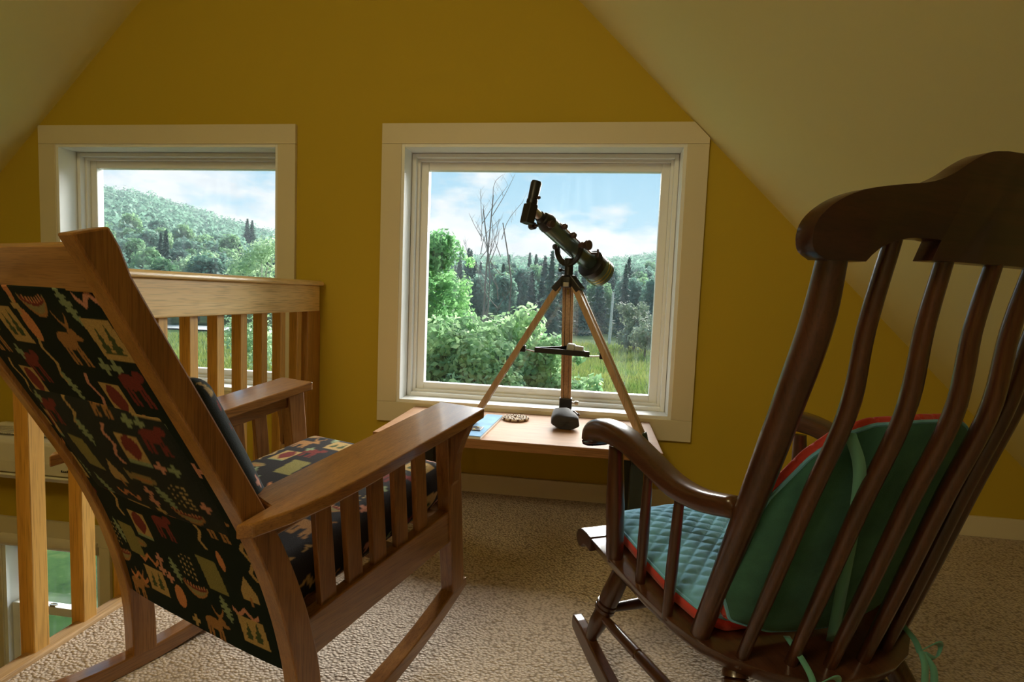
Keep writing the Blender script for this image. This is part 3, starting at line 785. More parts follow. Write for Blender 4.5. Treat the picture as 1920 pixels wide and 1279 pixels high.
for (bx, by, bz, sg) in ((-.120, -.362, .308, -1), (.150, -.338, .300, 1)):
    ribbon(sp, 'tie_band', [(bx + .02, by + .05, bz + .030), (bx + .008, by + .01, bz + .022), (bx, by - .018, bz + .012), (bx - .002, by - .030, bz - .004)], .010, tie_m, (.8, -.6, .2))
    ribbon(sp, 'bow_loop', [(bx, by - .030, bz), (bx + .022, by - .040, bz + .016), (bx + .040, by - .036, bz + .004), (bx + .030, by - .034, bz - .016), (bx + .004, by - .031, bz - .004)], .012, tie_m, (.3, -.5, .8))
    ribbon(sp, 'tie_tail', [(bx, by - .030, bz), (bx - .008, by - .044, bz - .02), (bx - .012, by - .048, bz - .06), (bx - .014, by - .046, bz - .095)], .011, tie_m, (.85, -.5, 0))
    ribbon(sp, 'tie_tail', [(bx, by - .030, bz), (bx + .008, by - .046, bz - .02), (bx + .010, by - .050, bz - .05), (bx + .014, by - .047, bz - .08)], .011, tie_m, (.7, -.7, 0))

# ------------------------------------------------------------------ window bench
ZBN = .376
be = empty('window_bench', (-.26, 2.19, 0)); og = be.location
tag(be, 'low orange wood bench with dark legs under the picture window', 'bench')
MB().box(-.780, .258, 1.942, 2.440, ZBN - .034, ZBN).build('bench_top', bench_m, be, bevel=.003, origin=og)
leg_m = pmat('dark_green_black_legs', (.022, .030, .022), .5)
for x in (-.715, .155):
    for y in (1.985, 2.375):
        MB().box(x, x + .045, y, y + .045, 0, ZBN - .034).build('leg', leg_m, be, bevel=.002, origin=og)
    MB().box(x + .008, x + .037, 2.03, 2.375, ZBN - .094, ZBN - .035).build('apron', leg_m, be, bevel=.002, origin=og)

# ------------------------------------------------------------------ telescope on a wooden tripod
tp = empty('telescope', (-.10, 2.13, ZBN)); og = tp.location
tag(tp, 'small refractor telescope on a tan tripod standing on the bench', 'telescope')
blk = pmat('black_plastic', (.012, .012, .014), .4)
tube_m = pmat('grey_green_metal_tube', (.15, .23, .215), .25, .5, coat=.4)
dark_met = pmat('dark_bronze_knob', (.06, .035, .035), .4)
brass_m = pmat('gold_band', (.5, .42, .12), .35, .8)
alum_m = pmat('bare_steel', (.55, .55, .55), .35, 1)
tan_m = wood('tan_tripod_wood', (.52, .36, .21), (.40, .25, .13), 'z', .35, .8, coat=.3)
gro_m = pmat('tripod_groove', (.10, .06, .03), .6)
APX = Vector((-.101, 2.13, .950))
feet = [Vector((-.464, 2.150, ZBN)), Vector((.207, 2.010, ZBN)), Vector((-.098, 2.385, ZBN))]
def beam(mb, a, b, sd, w0, w1, d0, d1):
    """box beam from a to b; w along sd, d along the other normal"""
    ax = (b - a).normalized(); u = sd.normalized(); n = ax.cross(u).normalized()
    vs = []
    for p in (a, b):
        for s1, s2 in ((w0, d0), (w1, d0), (w1, d1), (w0, d1)): vs.append(p + u * s1 + n * s2)
    mb.add(vs, [(0, 3, 2, 1), (4, 5, 6, 7), (0, 1, 5, 4), (1, 2, 6, 5), (2, 3, 7, 6), (3, 0, 4, 7)])
for i, F_ in enumerate(feet):
    hd = Vector((F_.x - APX.x, F_.y - APX.y, 0)).normalized()
    top_ = APX + hd * .022 + Vector((0, 0, .006)); sd = hd.cross(Vector((0, 0, 1)))
    ax = (F_ - top_).normalized(); end = F_ - ax * .028
    mb = MB()
    for a, b in ((-.021, -.0105), (.0105, .021)): beam(mb, top_, end, sd, a, b, -.011, .011)
    beam(mb, top_, end, sd, -.009, .009, -.0085, .0085)
    lg = mb.build('leg', tan_m, tp, bevel=.0015, origin=og)
    mb = MB(); beam(mb, top_ + ax * .02, end, sd, -.0112, .0112, -.0078, .0078)
    mb.build('groove', gro_m, lg, origin=og)
    mb = MB().lathe(F_ - ax * .050, F_ - ax * .002, [(0, .021), (.1, .0225), (1, .013)], 12)
    mb.build('foot', pmat('dark_green_rubber', (.016, .035, .018), .5) if i < 2 else blk, tp, origin=og)
    for k in (.04, .052):
        p = top_ + ax * k; MB().lathe(p - hd * .0 + sd * .0, p - hd * .016 + ax * 0, [(0, .004), (1, .004)], 8).build('bolt', brass_m, tp, origin=og)
# clamp on the rear leg
p = feet[2].lerp(APX, .13)
mb = MB().box(p.x - .026, p.x + .026, p.y - .022, p.y + .022, p.z - .024, p.z + .024); mb.build('leg_clamp', blk, tp, bevel=.003, origin=og)
MB().lathe((p.x + .026, p.y, p.z + .004), (p.x + .052, p.y, p.z + .004), [(0, .004), (.4, .004), (.45, .009), (1, .008)], 10).build('clamp_screw', alum_m, tp, origin=og)
# hub
mb = MB().lathe(APX + Vector((0, 0, -.02)), APX + Vector((0, 0, .026)), [(0, .030), (.25, .036), (.8, .034), (1, .026)], 20)
for F_ in feet:
    hd = Vector((F_.x - APX.x, F_.y - APX.y, 0)).normalized(); sd = hd.cross(Vector((0, 0, 1)))
    beam(mb, APX + hd * .01 + Vector((0, 0, .018)), APX + hd * .052 - Vector((0, 0, .030)), sd, -.024, .024, -.012, .012)
mb.build('tripod_head', blk, tp, bevel=.003, origin=og)
MB().box(APX.x - .016, APX.x + .006, APX.y - .044, APX.y - .034, APX.z - .018, APX.z - .002).build('badge', alum_m, tp, bevel=.002, origin=og)
MB().lathe(APX + Vector((0, 0, .02)), APX + Vector((0, 0, .088)), [(0, .019), (.2, .0165), (1, .0165)], 16).build('neck', blk, tp, smooth=True, origin=og)
MB().lathe(APX + Vector((-.016, 0, .044)), APX + Vector((-.036, -.006, .044)), [(0, .003), (.5, .003), (.55, .007), (1, .007)], 10).build('neck_screw', blk, tp, origin=og)
# tube axis
E0, O0 = Vector((-.205, 1.985, 1.172)), Vector((.000, 2.228, 1.008))
ax = (O0 - E0).normalized(); L_ = (O0 - E0).length
hz = ax.cross(Vector((0, 0, 1))).normalized(); upv = hz.cross(ax).normalized()
T = lambda t: E0 + ax * t
MB().lathe(T(.04), T(L_ - .02), [(0, .030), (.01, .033), (.99, .033), (1, .031)], 28).build('tube', tube_m, tp, smooth=True, origin=og)
MB().lathe(T(L_ - .045), T(L_ - .012), [(0, .042), (.15, .056), (.9, .056), (1, .050)], 28).build('objective_ring', blk, tp, smooth=True, origin=og)
ds = MB().lathe(T(L_ - .014), T(L_ + .040), [(0, .053), (.3, .055), (1, .056), (1.0, .052), (.3, .050)], 28).build('dew_shield', tube_m, tp, smooth=True, origin=og)
for q in (.006, .020): MB().lathe(T(L_ + q), T(L_ + q + .004), [(0, .0565), (1, .0565)], 28).build('gold_band', brass_m, ds, smooth=True, origin=og)
MB().lathe(T(.0), T(.052), [(0, .019), (.3, .020), (.35, .026), (.8, .034), (1, .0345)], 24).build('focuser', blk, tp, smooth=True, origin=og)
MB().lathe(T(-.030), T(.010), [(0, .0155), (1, .0155)], 16).build('draw_tube', alum_m, tp, smooth=True, origin=og)
for s, ln in ((-1, .062), (1, .050)):
    a = T(.030) - upv * .018; k = MB().lathe(a + hz * s * .024, a + hz * s * ln, [(0, .005), (.4, .005), (.42, .0125), (.9, .0135), (1, .012)], 14)
    k.build('focus_knob', dark_met, tp, smooth=True, origin=og)
# star diagonal and eyepiece
D0 = T(-.042) - Vector((.006, 0, .012))
ed_ = Vector((.018, .006, .10)).normalized()
mb = MB(); beam(mb, D0 - ed_ * .040, D0 + ed_ * .028, hz, -.019, .019, -.020, .016); mb.build('diagonal', blk, tp, bevel=.004, origin=og)
e0 = D0 + ed_ * .012
ep = MB().lathe(e0, e0 + ed_ * .096, [(0, .0165), (.18, .0165), (.19, .0195), (.32, .0195), (.33, .0175), (.93, .019), (1, .016)], 18).build('eyepiece', blk, tp, smooth=True, origin=og)
MB().lathe(e0 + ed_ * .036 + hz * .018, e0 + ed_ * .036 + hz * .034, [(0, .0025), (.55, .0025), (.6, .006), (1, .005)], 10).build('eyepiece_screw', dark_met, tp, origin=og)
# yoke (U fork) around the tube
yc_ = T(L_ * .52)
yk_c = Vector((APX.x - .002, APX.y - .01, yc_.z - .004))
pth = []
for q in np.linspace(pi * 1.0, 2 * pi, 21): pth.append(yk_c + hz * (.060 * cos(q)) + Vector((0, 0, .066 * sin(q) + .0)))
MB().sweep(pth, lambda i, t: [(-.011, -.004), (.011, -.004), (.011, .004), (-.011, .004)], up=tuple(ax)).build('yoke', blk, tp, bevel=.001, origin=og)
for s in (-1, 1):
    a = yk_c + hz * s * .052
    MB().lathe(a, a + hz * s * .024, [(0, .009), (.5, .009), (.55, .013), (1, .011)], 12).build('yoke_knob', dark_met, tp, origin=og)
# slow motion rod and its knobs along the tube
r0, r1 = T(.070) + hz * .038 + upv * .012, T(L_ * .74) + hz * .040 + upv * .010
MB().tube([r0, r1], .0035, 8).build('control_rod', alum_m, tp, smooth=True, origin=og)
for q, r_ in ((.10, .010), (.38, .011)):
    a = r0.lerp(r1, q); MB().lathe(a - hz * .010, a + hz * .016, [(0, .006), (.3, r_), (.8, r_), (1, .006)], 12).build('rod_clamp', dark_met, tp, smooth=True, origin=og)
a = r0.lerp(r1, .72); MB().lathe(a + hz * .006, a + hz * .030, [(0, .004), (.6, .004), (.62, .019), (1, .018)], 18).build('altitude_knob', dark_met, tp, smooth=True, origin=og)
a = r1; mb = MB().lathe(a, a + hz * .030, [(0, .004), (1, .004)], 8); mb.tube([a + hz * .030 - Vector((0, 0, .014)), a + hz * .030 + Vector((0, 0, .014))], .004, 8)
mb.build('lock_handle', dark_met, tp, origin=og)
# accessory tray with struts
tz = .690
tri = [Vector((-.212, 2.085, tz + .004)), Vector((-.008, 2.072, tz - .002)), Vector((-.100, 2.235, tz + .002))]
mb = MB(); c_ = sum(tri, Vector()) / 3
inn = [c_ + (p - c_) * .93 for p in tri]
b0 = [p - Vector((0, 0, .010)) for p in tri]; t0 = [p + Vector((0, 0, .010)) for p in tri]; t1 = [p + Vector((0, 0, .010)) for p in inn]; b1 = [p - Vector((0, 0, .007)) for p in inn]
mb.add(b0 + t0 + t1 + b1, [(2, 1, 0), (9, 10, 11)] + [(i, (i + 1) % 3, 3 + (i + 1) % 3, 3 + i) for i in range(3)] + [(3 + i, 3 + (i + 1) % 3, 6 + (i + 1) % 3, 6 + i) for i in range(3)] + [(6 + i, 6 + (i + 1) % 3, 9 + (i + 1) % 3, 9 + i) for i in range(3)])
mb.build('accessory_tray', blk, tp, origin=og)
for c0, F_ in zip(tri, feet):
    t = (c0.z - F_.z) / (APX.z - F_.z); q = F_.lerp(APX, t)
    MB().tube([c0.lerp(c_, .1) - Vector((0, 0, .008)), q - Vector((0, 0, .004))], .0028, 8).build('strut', alum_m, tp, origin=og)
    MB().box(q.x - .012, q.x + .012, q.y - .014, q.y + .010, q.z - .014, q.z + .010).build('strut_bracket', blk, tp, bevel=.002, origin=og)
# spare eyepiece in the tray
grey_m = pmat('pale_grey_plastic', (.42, .42, .40), .5)
se = MB().lathe((-.092, 2.105, tz + .014), (-.032, 2.098, tz + .009), [(0, .016), (.05, .0205), (.45, .0205), (.5, .016), (.95, .0155), (1, .013)], 18).build('spare_eyepiece', grey_m, smooth=True)
tag(se, 'pale grey spare eyepiece lying in the black tripod tray', 'eyepiece')

# ------------------------------------------------------------------ small things on the bench
bk = empty('guide_booklet', (-.402, 2.13, ZBN), -.05); tag(bk, 'thin pale blue booklet with black binding clip on the bench', 'booklet')
MB().box(-.033, .033, -.185, .190, 0, .010).build('pages', pmat('paper_white', (.80, .78, .72), .8), bk, bevel=.001)
MB().box(-.034, .034, -.187, .191, .0102, .0122).build('cover', pmat('pale_blue_cover', (.16, .32, .50), .8, spec=.2, vary=(12, .25)), bk)
cp = MB().box(-.036, .014, -.112, -.052, .0124, .0155).build('clip', blk, bk, bevel=.001)
for x, y in ((-.012, -.100), (-.006, -.066)): MB().lathe((x, y, .0155), (x, y, .0175), [(0, .005), (1, .004)], 10).build('rivet', brass_m, cp)
# seed-bead trivet
tv = empty('beaded_trivet', (-.301, 2.308, ZBN)); tag(tv, 'small round beaded trivet lying on the bench', 'trivet')
MB().lathe((0, 0, 0), (0, 0, .006), [(0, .050), (.5, .054), (1, .050)], 30).build('disc', pmat('trivet_base', (.42, .28, .17), .7), tv)
rnd = random.Random(4); bc1 = pmat('dark_seed_bead', (.10, .045, .02), .5); bc2 = pmat('pale_seed_bead', (.70, .60, .48), .5)
for r_, n_ in ((.051, 30), (.040, 24), (.029, 17), (.017, 10)):
    for mt in (bc1, bc2):
        mb = MB()
        for k in range(n_):
            if (k % 3 == 0) != (mt is bc1): continue
            a = 2 * pi * k / n_; mb.lathe((r_ * cos(a), r_ * sin(a), .003), (r_ * cos(a), r_ * sin(a), .0125), [(0, .0035), (.5, .0056), (1, .0025)], 6)
        tag(mb.build('bead_ring', mt, tv, smooth=True), kind='stuff')
# dark cloth pouch
pg = empty('cloth_pouch', (-.092, 2.235, ZBN)); tag(pg, 'dark grey cloth drawstring pouch standing on the bench by the rear tripod leg', 'pouch')
rings = []; ns_ = 28
for q, (yy, hw_, hh_, zc_, xo) in enumerate(((-.052, .001, .001, .026, .004), (-.052, .030, .016, .026, .004), (-.050, .050, .024, .027, .004), (-.045, .055, .027, .029, .003), (-.020, .054, .031, .033, .0), (.010, .048, .032, .038, -.006), (.035, .040, .028, .044, -.012), (.050, .036, .018, .050, -.016), (.058, .034, .006, .054, -.018))):
    for k in range(ns_):
        an = 2 * pi * k / ns_; cx_, sz_ = cos(an), sin(an)
        wr = 1 + .05 * sin(5 * an + q * 1.3) * (q > 2)
        rings.append((xo + hw_ * np.sign(cx_) * abs(cx_) ** .8 * wr, yy + .004 * sin(3 * an + q), max(.0005, zc_ + hh_ * np.sign(sz_) * abs(sz_) ** .8 * wr)))
fs_ = [(i * ns_ + j, i * ns_ + (j + 1) % ns_, (i + 1) * ns_ + (j + 1) % ns_, (i + 1) * ns_ + j) for i in range(8) for j in range(ns_)]
fs_ += [list(range(8 * ns_, 9 * ns_))]
me = bpy.data.meshes.new('pouch_body'); me.from_pydata(rings, [], fs_)
for p in me.polygons: p.use_smooth = True
link_obj('pouch_body', me, pg, pmat('charcoal_cloth', (.035, .035, .042), .85, bump=(300, .3), sheen=.3))
MB().tube(spline([(.020, .045, .058), (.036, .040, .056), (.048, .020, .050)], 10), .003, 6).build('drawstring', blk, pg)
MB().lathe((.047, .022, .052), (.053, .014, .048), [(0, .004), (.5, .007), (1, .004)], 8).build('cord_stop', dark_met, pg)

# ------------------------------------------------------------------ wall mounted air conditioner
ac = empty('air_conditioner', (-2.5, YW, -.10)); og = ac.location
tag(ac, 'cream wall mounted air conditioner with a top grille, behind the railing', 'air conditioner')
acm = pmat('cream_plastic', (.78, .72, .58), .45)
xa, xb = -2.96, -2.12
MB().prism([(YW - .001, .150), (YW - .03, .152), (YW - .045, .137), (YW - .170, .128), (YW - .190, .120), (YW - .200, .104), (YW - .204, .02), (YW - .198, -.035), (YW - .180, -.045), (YW - .02, -.10), (YW - .001, -.10)], 'x', xa, xb).build('body', acm, ac, bevel=.004, origin=og)
MB().prism([(YW - .200, -.040), (YW - .206, -.048), (YW - .185, -.072), (YW - .09, -.098), (YW - .08, -.088)], 'x', xa + .02, xb - .02).build('louver', acm, ac, bevel=.002, origin=og)
gm = pmat('grille_grey', (.30, .28, .22), .6)
MB().box(xa + .03, xb - .03, YW - .160, YW - .055, .134, .1375).build('grille_recess', gm, ac, origin=og)
mb = MB()
for k in range(56):
    x = xa + .035 + k * .0139; mb.box(x, x + .004, YW - .162, YW - .053, .1376, .1416)
for k in range(5):
    y = YW - .158 + k * .0255; mb.box(xa + .03, xb - .03, y, y + .003, .1382, .1424)
tag(mb.build('grille_bars', acm, ac, origin=og), kind='stuff')
mb = MB()
for k, (dx, w_, h_) in enumerate(((0, .009, .010), (.012, .007, .007), (.021, .008, .007), (.031, .008, .010))):
    mb.box(-2.425 + dx, -2.425 + dx + w_ * .35, YW - .2062, YW - .2030, -.012, -.012 + h_); mb.box(-2.425 + dx, -2.425 + dx + w_, YW - .2062, YW - .2030, -.012, -.0095)
mb.build('logo', pmat('dark_print', (.05, .04, .03), .6), ac, origin=og)

# ================================================================== outdoors
def ground_z(x, y):
    r = np.hypot(x, y); a = np.arctan2(x, np.maximum(y, 1e-3))
    base = -3.1 - .012 * np.clip(y - 10, 0, 40)
    left = np.clip((-a - .46) / .26, 0, 1)            # 1 towards the left window
    k = .086 + .084 * left + .026 * np.exp(-((a - .15) / .10) ** 2)
    hill = k * np.clip(r - 78, 0, 230)
    return base + hill + .10 * np.sin(x * .31 + 1) * np.sin(y * .27)
rng = np.random.RandomState(11)
def terr_fn(U, V):
    ang = -1.55 + 2.5 * U; r = 3.2 * (115 ** V)
    x = r * np.sin(ang); y = r * np.cos(ang)
    y2 = np.maximum(y, 2.9)
    return np.stack([x, y2, ground_z(x, y2)], -1)
me, U, V = grid_mesh('ground', 170, 150, terr_fn)
gm_ = bpy.data.materials.new('meadow'); gm_.use_nodes = True; t = NT(gm_.node_tree); b = t.n['Principled BSDF']
g = t.new('ShaderNodeNewGeometry').outputs['Position']
f1 = t.noise(t.mapping(g, (.14, .30, .14)), 1, 5, .65); f2 = t.noise(t.mapping(g, (7, 7, 7)), 1, 5, .7)
ff = t.math('ADD', t.math('MULTIPLY', f1, .65), t.math('MULTIPLY', f2, .35))
t.link(t.ramp(ff, [(.36, (.016, .045, .012)), (.5, (.042, .092, .022)), (.64, (.115, .150, .042))]), b.inputs['Base Color'])
b.inputs['Roughness'].default_value = .9; b.inputs['Specular IOR Level'].default_value = .1
tag(link_obj('ground', me, None, gm_), 'green meadow and hillside outside', kind='structure')
# gravel road seen through the left window
def road_fn(U, V):
    x = -75 + 62 * U; y = 50 + .05 * (x + 40) + (V - .5) * 4.2
    return np.stack([x, y, ground_z(x, y) + .14], -1)
me, U, V = grid_mesh('road', 40, 4, road_fn)
tag(link_obj('road', me, None, pmat('pale_gravel', (.62, .60, .54), .9, vary=(.8, .15))), 'pale gravel road crossing the meadow', kind='structure')

def cards(C, N, size, jit, rs, aspect=.6):
    """leaf quads at centres C with normals N"""
    n = len(C)
    nn = N + rs.normal(0, jit, (n, 3)); nn /= np.linalg.norm(nn, axis=1, keepdims=True)
    t = np.cross(nn, rs.normal(0, 1, (n, 3))); t /= np.linalg.norm(t, axis=1, keepdims=True)
    s = np.cross(nn, t); L = size * (.6 + .8 * rs.rand(n))[:, None]
    V = np.stack([C - t * L, C + s * L * aspect, C + t * L, C - s * L * aspect], 1).reshape(-1, 3)
    F = np.arange(4 * n).reshape(n, 4)
    return V, F
def np_mesh(name, parts):
    Vs, Fs, k = [], [], 0
    for V, F in parts: Vs.append(V); Fs.append(F + k); k += len(V)
    me = bpy.data.meshes.new(name); me.from_pydata(np.vstack(Vs).tolist(), [], np.vstack(Fs).tolist()); return me
def sphere_pts(n, rs):
    p = rs.normal(0, 1, (n, 3)); return p / np.linalg.norm(p, axis=1, keepdims=True)
def crown_mesh(name, lumps, per, size, seed, jit=.55, aspect=.6):
    rs = np.random.RandomState(seed); parts = []
    for (c, r) in lumps:
        r = np.array(r) if np.ndim(r) else np.array([r, r, r])
        n = int(per * (r[0] * r[2]))
        d = sphere_pts(n, rs); rad = (.45 + .75 * rs.rand(n) ** .8)[:, None]
        parts.append(cards(np.array(c) + d * r * rad, d + np.array([0, 0, .35]), size, jit, rs, aspect))
    return np_mesh(name, parts)
def tube_np(path, r0, r1, seg=6):
    mb = MB().tube(path, [r0, r1], seg); return mb
# ---- forest trees (shared meshes)
leafA = leaf_mat('haze_tinted_broadleaf', (.085, .19, .145), (.24, .40, .29), .35, .55)  # distance haze partly tinted into the far leaf colours
leafB = leaf_mat('midgreen_broadleaf', (.115, .25, .125), (.31, .50, .25), .35, .55)
coni = leaf_mat('dark_conifer', (.040, .105, .078), (.10, .20, .14), .5, .3)
bark_m = pmat('grey_bark', (.16, .13, .10), .9, bump=(20, .4)); birch_m = pmat('white_birch_bark', (.62, .60, .55), .7, vary=(9, .35))
def tree_lumps(seed, H, R, n=13):
    rs = np.random.RandomState(seed); L = [((0, 0, H * .62), (R * .75, R * .75, H * .34))]
    for i in range(n):
        a = rs.rand() * 2 * pi; q = sqrt(rs.rand()) * R * .72; z = H * (.32 + .58 * rs.rand())
        k = R * (.28 + .22 * rs.rand()) * (1.15 - .5 * (z / H))
        L.append(((q * cos(a) * (1.25 - .7 * z / H), q * sin(a) * (1.25 - .7 * z / H), z), k))
    return L
far_meshes = []
for s in range(4):
    H = 6.0 + s * .5; me = crown_mesh('far_broadleaf_crown', tree_lumps(20 + s, H, 2.1, 20), 330, .23, 40 + s, .7)
    me.materials.append(leafA if s % 2 else leafB); far_meshes.append(me)
def conifer_mesh(seed, H, R, n=1500, sz=.34):
    rs = np.random.RandomState(seed); t = rs.rand(n) ** .75; z = H * (1 - t) ; 
    lay = .82 + .18 * np.sin(z * 9)
    a = rs.rand(n) * 2 * pi; q = R * (t ** 1.1) * lay * (.25 + .75 * rs.rand(n))
    C = np.stack([q * np.cos(a), q * np.sin(a), z - .18 * q + .3], -1)
    N = np.stack([np.cos(a) * .5, np.sin(a) * .5, np.ones(n)], -1)
    V, F = cards(C, N, sz, .45, rs, .45)
    me = np_mesh('conifer_crown', [(V, F)]); me.materials.append(coni); return me
con_meshes = [conifer_mesh(7, 9.4, 2.5, 1300), conifer_mesh(8, 8.2, 2.2, 1200), conifer_mesh(9, 10.0, 2.4, 1300)]
rs = np.random.RandomState(5)
spots = []
def try_spot(x, y, dmin):
    for p, q in spots:
        if (p - x) ** 2 + (q - y) ** 2 < dmin * dmin: return False
    spots.append((x, y)); return True
nb = nc = 0
LB = 'leafy green tree in the forest covering the hillside'; LCF = 'dark conifer standing in the forest on the hillside'
for it in range(9000):
    if nb + nc >= 340: break
    if it % 2: a = rs.uniform(-.86, -.44)
    else: a = rs.uniform(-.34, .19)
    r = 68 + 72 * rs.rand() ** .9
    x, y = r * math.sin(a), r * math.cos(a)
    if not try_spot(x, y, 3.5 + .008 * r): continue
    right = a > -.4
    isc = rs.rand() < ((.62 if a < .02 else .22) if right else .05) and r < 125
    z = float(ground_z(np.array([x]), np.array([y]))[0]) - .2
    s = rs.uniform(.82, 1.18)
    if isc:
        o = bpy.data.objects.new('conifer_tree', con_meshes[rs.randint(3)]); nc += 1; tag(o, LCF, 'tree', 'conifers of the hillside forest')
        s *= .92
    else:
        o = bpy.data.objects.new('broadleaf_tree', far_meshes[rs.randint(4)]); nb += 1; tag(o, LB, 'tree', 'broadleaf trees of the hillside forest')
    COL.objects.link(o); o.location = (x, y, z); o.rotation_euler = (0, 0, rs.rand() * 6.28); o.scale = (s, s, s * rs.uniform(.9, 1.12))
# far canopy of the two hills: uncountable tree tops
parts = []
for it in range(5200):
    a = rs.uniform(-.95, .32); r = rs.uniform(128, 318)
    x, y = r * math.sin(a), r * math.cos(a); z = float(ground_z(np.array([x]), np.array([y]))[0])
    n = 44; d = sphere_pts(n, rs); d[:, 2] = np.abs(d[:, 2])
    k = rs.uniform(1.5, 2.8); C = np.array([x, y, z + 2.0]) + d * np.array([k, k, k * rs.uniform(1.1, 2.1)]) * (.7 + .4 * rs.rand(n))[:, None]
    parts.append(cards(C, d + np.array([0, 0, .3]), .62, .7, rs))
me = np_mesh('hill_canopy', parts); me.materials.append(leafA)
tag(link_obj('hill_canopy', me), 'hazy blue green forest canopy on the far hills', 'forest', kind='stuff')
# two spruce tops and a birch in the left window, pole and willow in the right one
def at(px, py, Y):
    d = RC @ np.array([(px - 960) / FPX, 1, -(py - 639.5) / FPX]); return np.array([0, 0, CZ]) + d * (Y / d[1])
def gz(x, y): return float(ground_z(np.array([x]), np.array([y]))[0])
for px, py, lab in ((464, 411, 'taller spruce rising above the hill forest in the left window'), (473, 414, 'shorter spruce rising above the hill forest in the left window')):
    p = at(px, py, 135.0); z = p[2] - 9.0; H = 9.0
    o = bpy.data.objects.new('spruce_tree', con_meshes[1]); COL.objects.link(o); o.location = (p[0], p[1], z - .1); k = (H + .1) / 8.5; o.scale = (k * 1.15, k * 1.15, k); tag(o, lab, 'tree')
def leafy_tree(name, label, base, H, R, seed, lmat, bmat, per=900, size=.10, lumps=None, trunks=1, zlo=.25, n=18):
    root = empty(name, base); tag(root, label, 'tree')
    rs2 = np.random.RandomState(seed)
    if lumps is None:
        lumps = []
        for i in range(n):
            a = rs2.rand() * 2 * pi; q = sqrt(rs2.rand()) * R * .75; z = H * (zlo + (.95 - zlo) * rs2.rand())
            lumps.append(((q * cos(a), q * sin(a), z), R * (.24 + .22 * rs2.rand()) * (1.2 - .55 * z / H)))
    me = crown_mesh('crown', lumps, per, size, seed + 1); link_obj('crown', me, root, lmat)
    for k in range(trunks):
        dx, dy = rs2.uniform(-.25, .25, 2) * (k > 0) * R
        mb = MB().tube(spline([(dx * .3, dy * .3, 0), (dx * .6, dy * .6, H * .35), (dx, dy, H * .9)], 10), [.03 * R + .05, .012], 7)
        for i in range(7):
            c, r = lumps[rs2.randint(len(lumps))]
            h0 = H * rs2.uniform(.25, .7); mb.tube(spline([(dx * .6, dy * .6, h0), ((c[0] + dx) * .5, (c[1] + dy) * .5, h0 * .4 + c[2] * .6), c], 8), [.035, .008], 5)
        mb.build('trunk', bmat, root, smooth=True)
    return root
birchleaf = leaf_mat('pale_birch_leaf', (.22, .38, .22), (.50, .66, .40), 1.6, .65)
bp0 = at(492, 440, 24.0)
leafy_tree('birch_tree', 'loose pale birch with white trunks behind the railing in the left window', (bp0[0], bp0[1], gz(bp0[0], bp0[1])), bp0[2] - gz(bp0[0], bp0[1]), 1.9, 61, birchleaf, birch_m, per=520, size=.085, trunks=2, zlo=.18, n=26)
p = at(300, 498, 52.0); leafy_tree('young_tree', 'rounded bright green tree at the foot of the hill behind the left chair post', (p[0], p[1], gz(p[0], p[1])), p[2] - gz(p[0], p[1]) + 1, 2.6, 71, leafB, bark_m, per=240, size=.2, n=20)
p = at(372, 462, 60.0); leafy_tree('young_tree', 'tall light green tree standing at the meadow edge in the middle of the left window', (p[0], p[1], gz(p[0], p[1])), p[2] - gz(p[0], p[1]), 2.7, 72, birchleaf, bark_m, per=240, size=.22, n=20)
# willow bush and pole in the right window
willow = leaf_mat('silvery_willow', (.16, .22, .14), (.34, .40, .27), 1.2, .35)
p = at(1192, 572, 50.0); leafy_tree('willow_bush', 'silvery willow bush in the meadow at the right of the picture window', (p[0], p[1], gz(p[0], p[1])), p[2] - gz(p[0], p[1]), 1.9, 81, willow, bark_m, per=420, size=.14, n=22, trunks=2)
p = at(1213, 592, 44.0); leafy_tree('willow_bush', 'lower silvery willow bush beside the right window frame', (p[0], p[1], gz(p[0], p[1])), p[2] - gz(p[0], p[1]), 1.3, 83, willow, bark_m, per=420, size=.13, n=16)
p = at(1150, 548, 56.0); z0_ = gz(p[0], p[1])
tag(MB().tube([(p[0] - .15, p[1], z0_), (p[0], p[1], p[2])], [.16, .10], 8).build('dead_trunk', birch_m, smooth=True), 'bare white dead trunk standing at the forest edge', 'tree trunk')
# bare dead trees
def bare_tree(name, label, base, top, seed, w=.10):
    rs2 = np.random.RandomState(seed); H = top[2] - base[2]; root_mb = MB()
    B = np.array(base); Tp = np.array(top)
    def branch(p0, p1, r0, lev):
        p0, p1 = np.array(p0), np.array(p1)
        m = (p0 + p1) / 2 + rs2.normal(0, .05, 3) * np.linalg.norm(p1 - p0)
        root_mb.tube(spline([p0, m, p1], 6), [r0, r0 * .35], 5)
        if lev == 0: return
        for k in range(7 if lev == 2 else 4):
            t = rs2.uniform(.35, .95); q = p0 * (1 - t) + p1 * t
            L = np.linalg.norm(p1 - p0) * rs2.uniform(.16, .34)
            a = rs2.rand() * 6.28; d = np.array([cos(a) * .55, sin(a) * .4, .85]); 
            branch(q, q + d / np.linalg.norm(d) * L, r0 * .42 * (1.1 - t * .5), lev - 1)
    branch(B, Tp, w, 2); root_mb.shift((-base[0], -base[1], -base[2]))
    o = root_mb.build(name, pmat('dead_wood', (.22, .18, .16), .9)); o.location = base; tag(o, label, 'tree'); return o
for px, pt, lab, sd_ in ((906, 392, 'leftmost of the three bare dead trees behind the shrubs', 1), (925, 366, 'tallest bare dead tree, in the middle of the three', 2), (943, 418, 'rightmost of the three bare dead trees, short and leaning', 3)):
    tpt = at(px, pt, 34.0); bx_, by_ = tpt[0] - .25, 34.0
    bare_tree('bare_tree', lab, (bx_, by_, gz(bx_, by_)), tuple(tpt), sd_, .09)
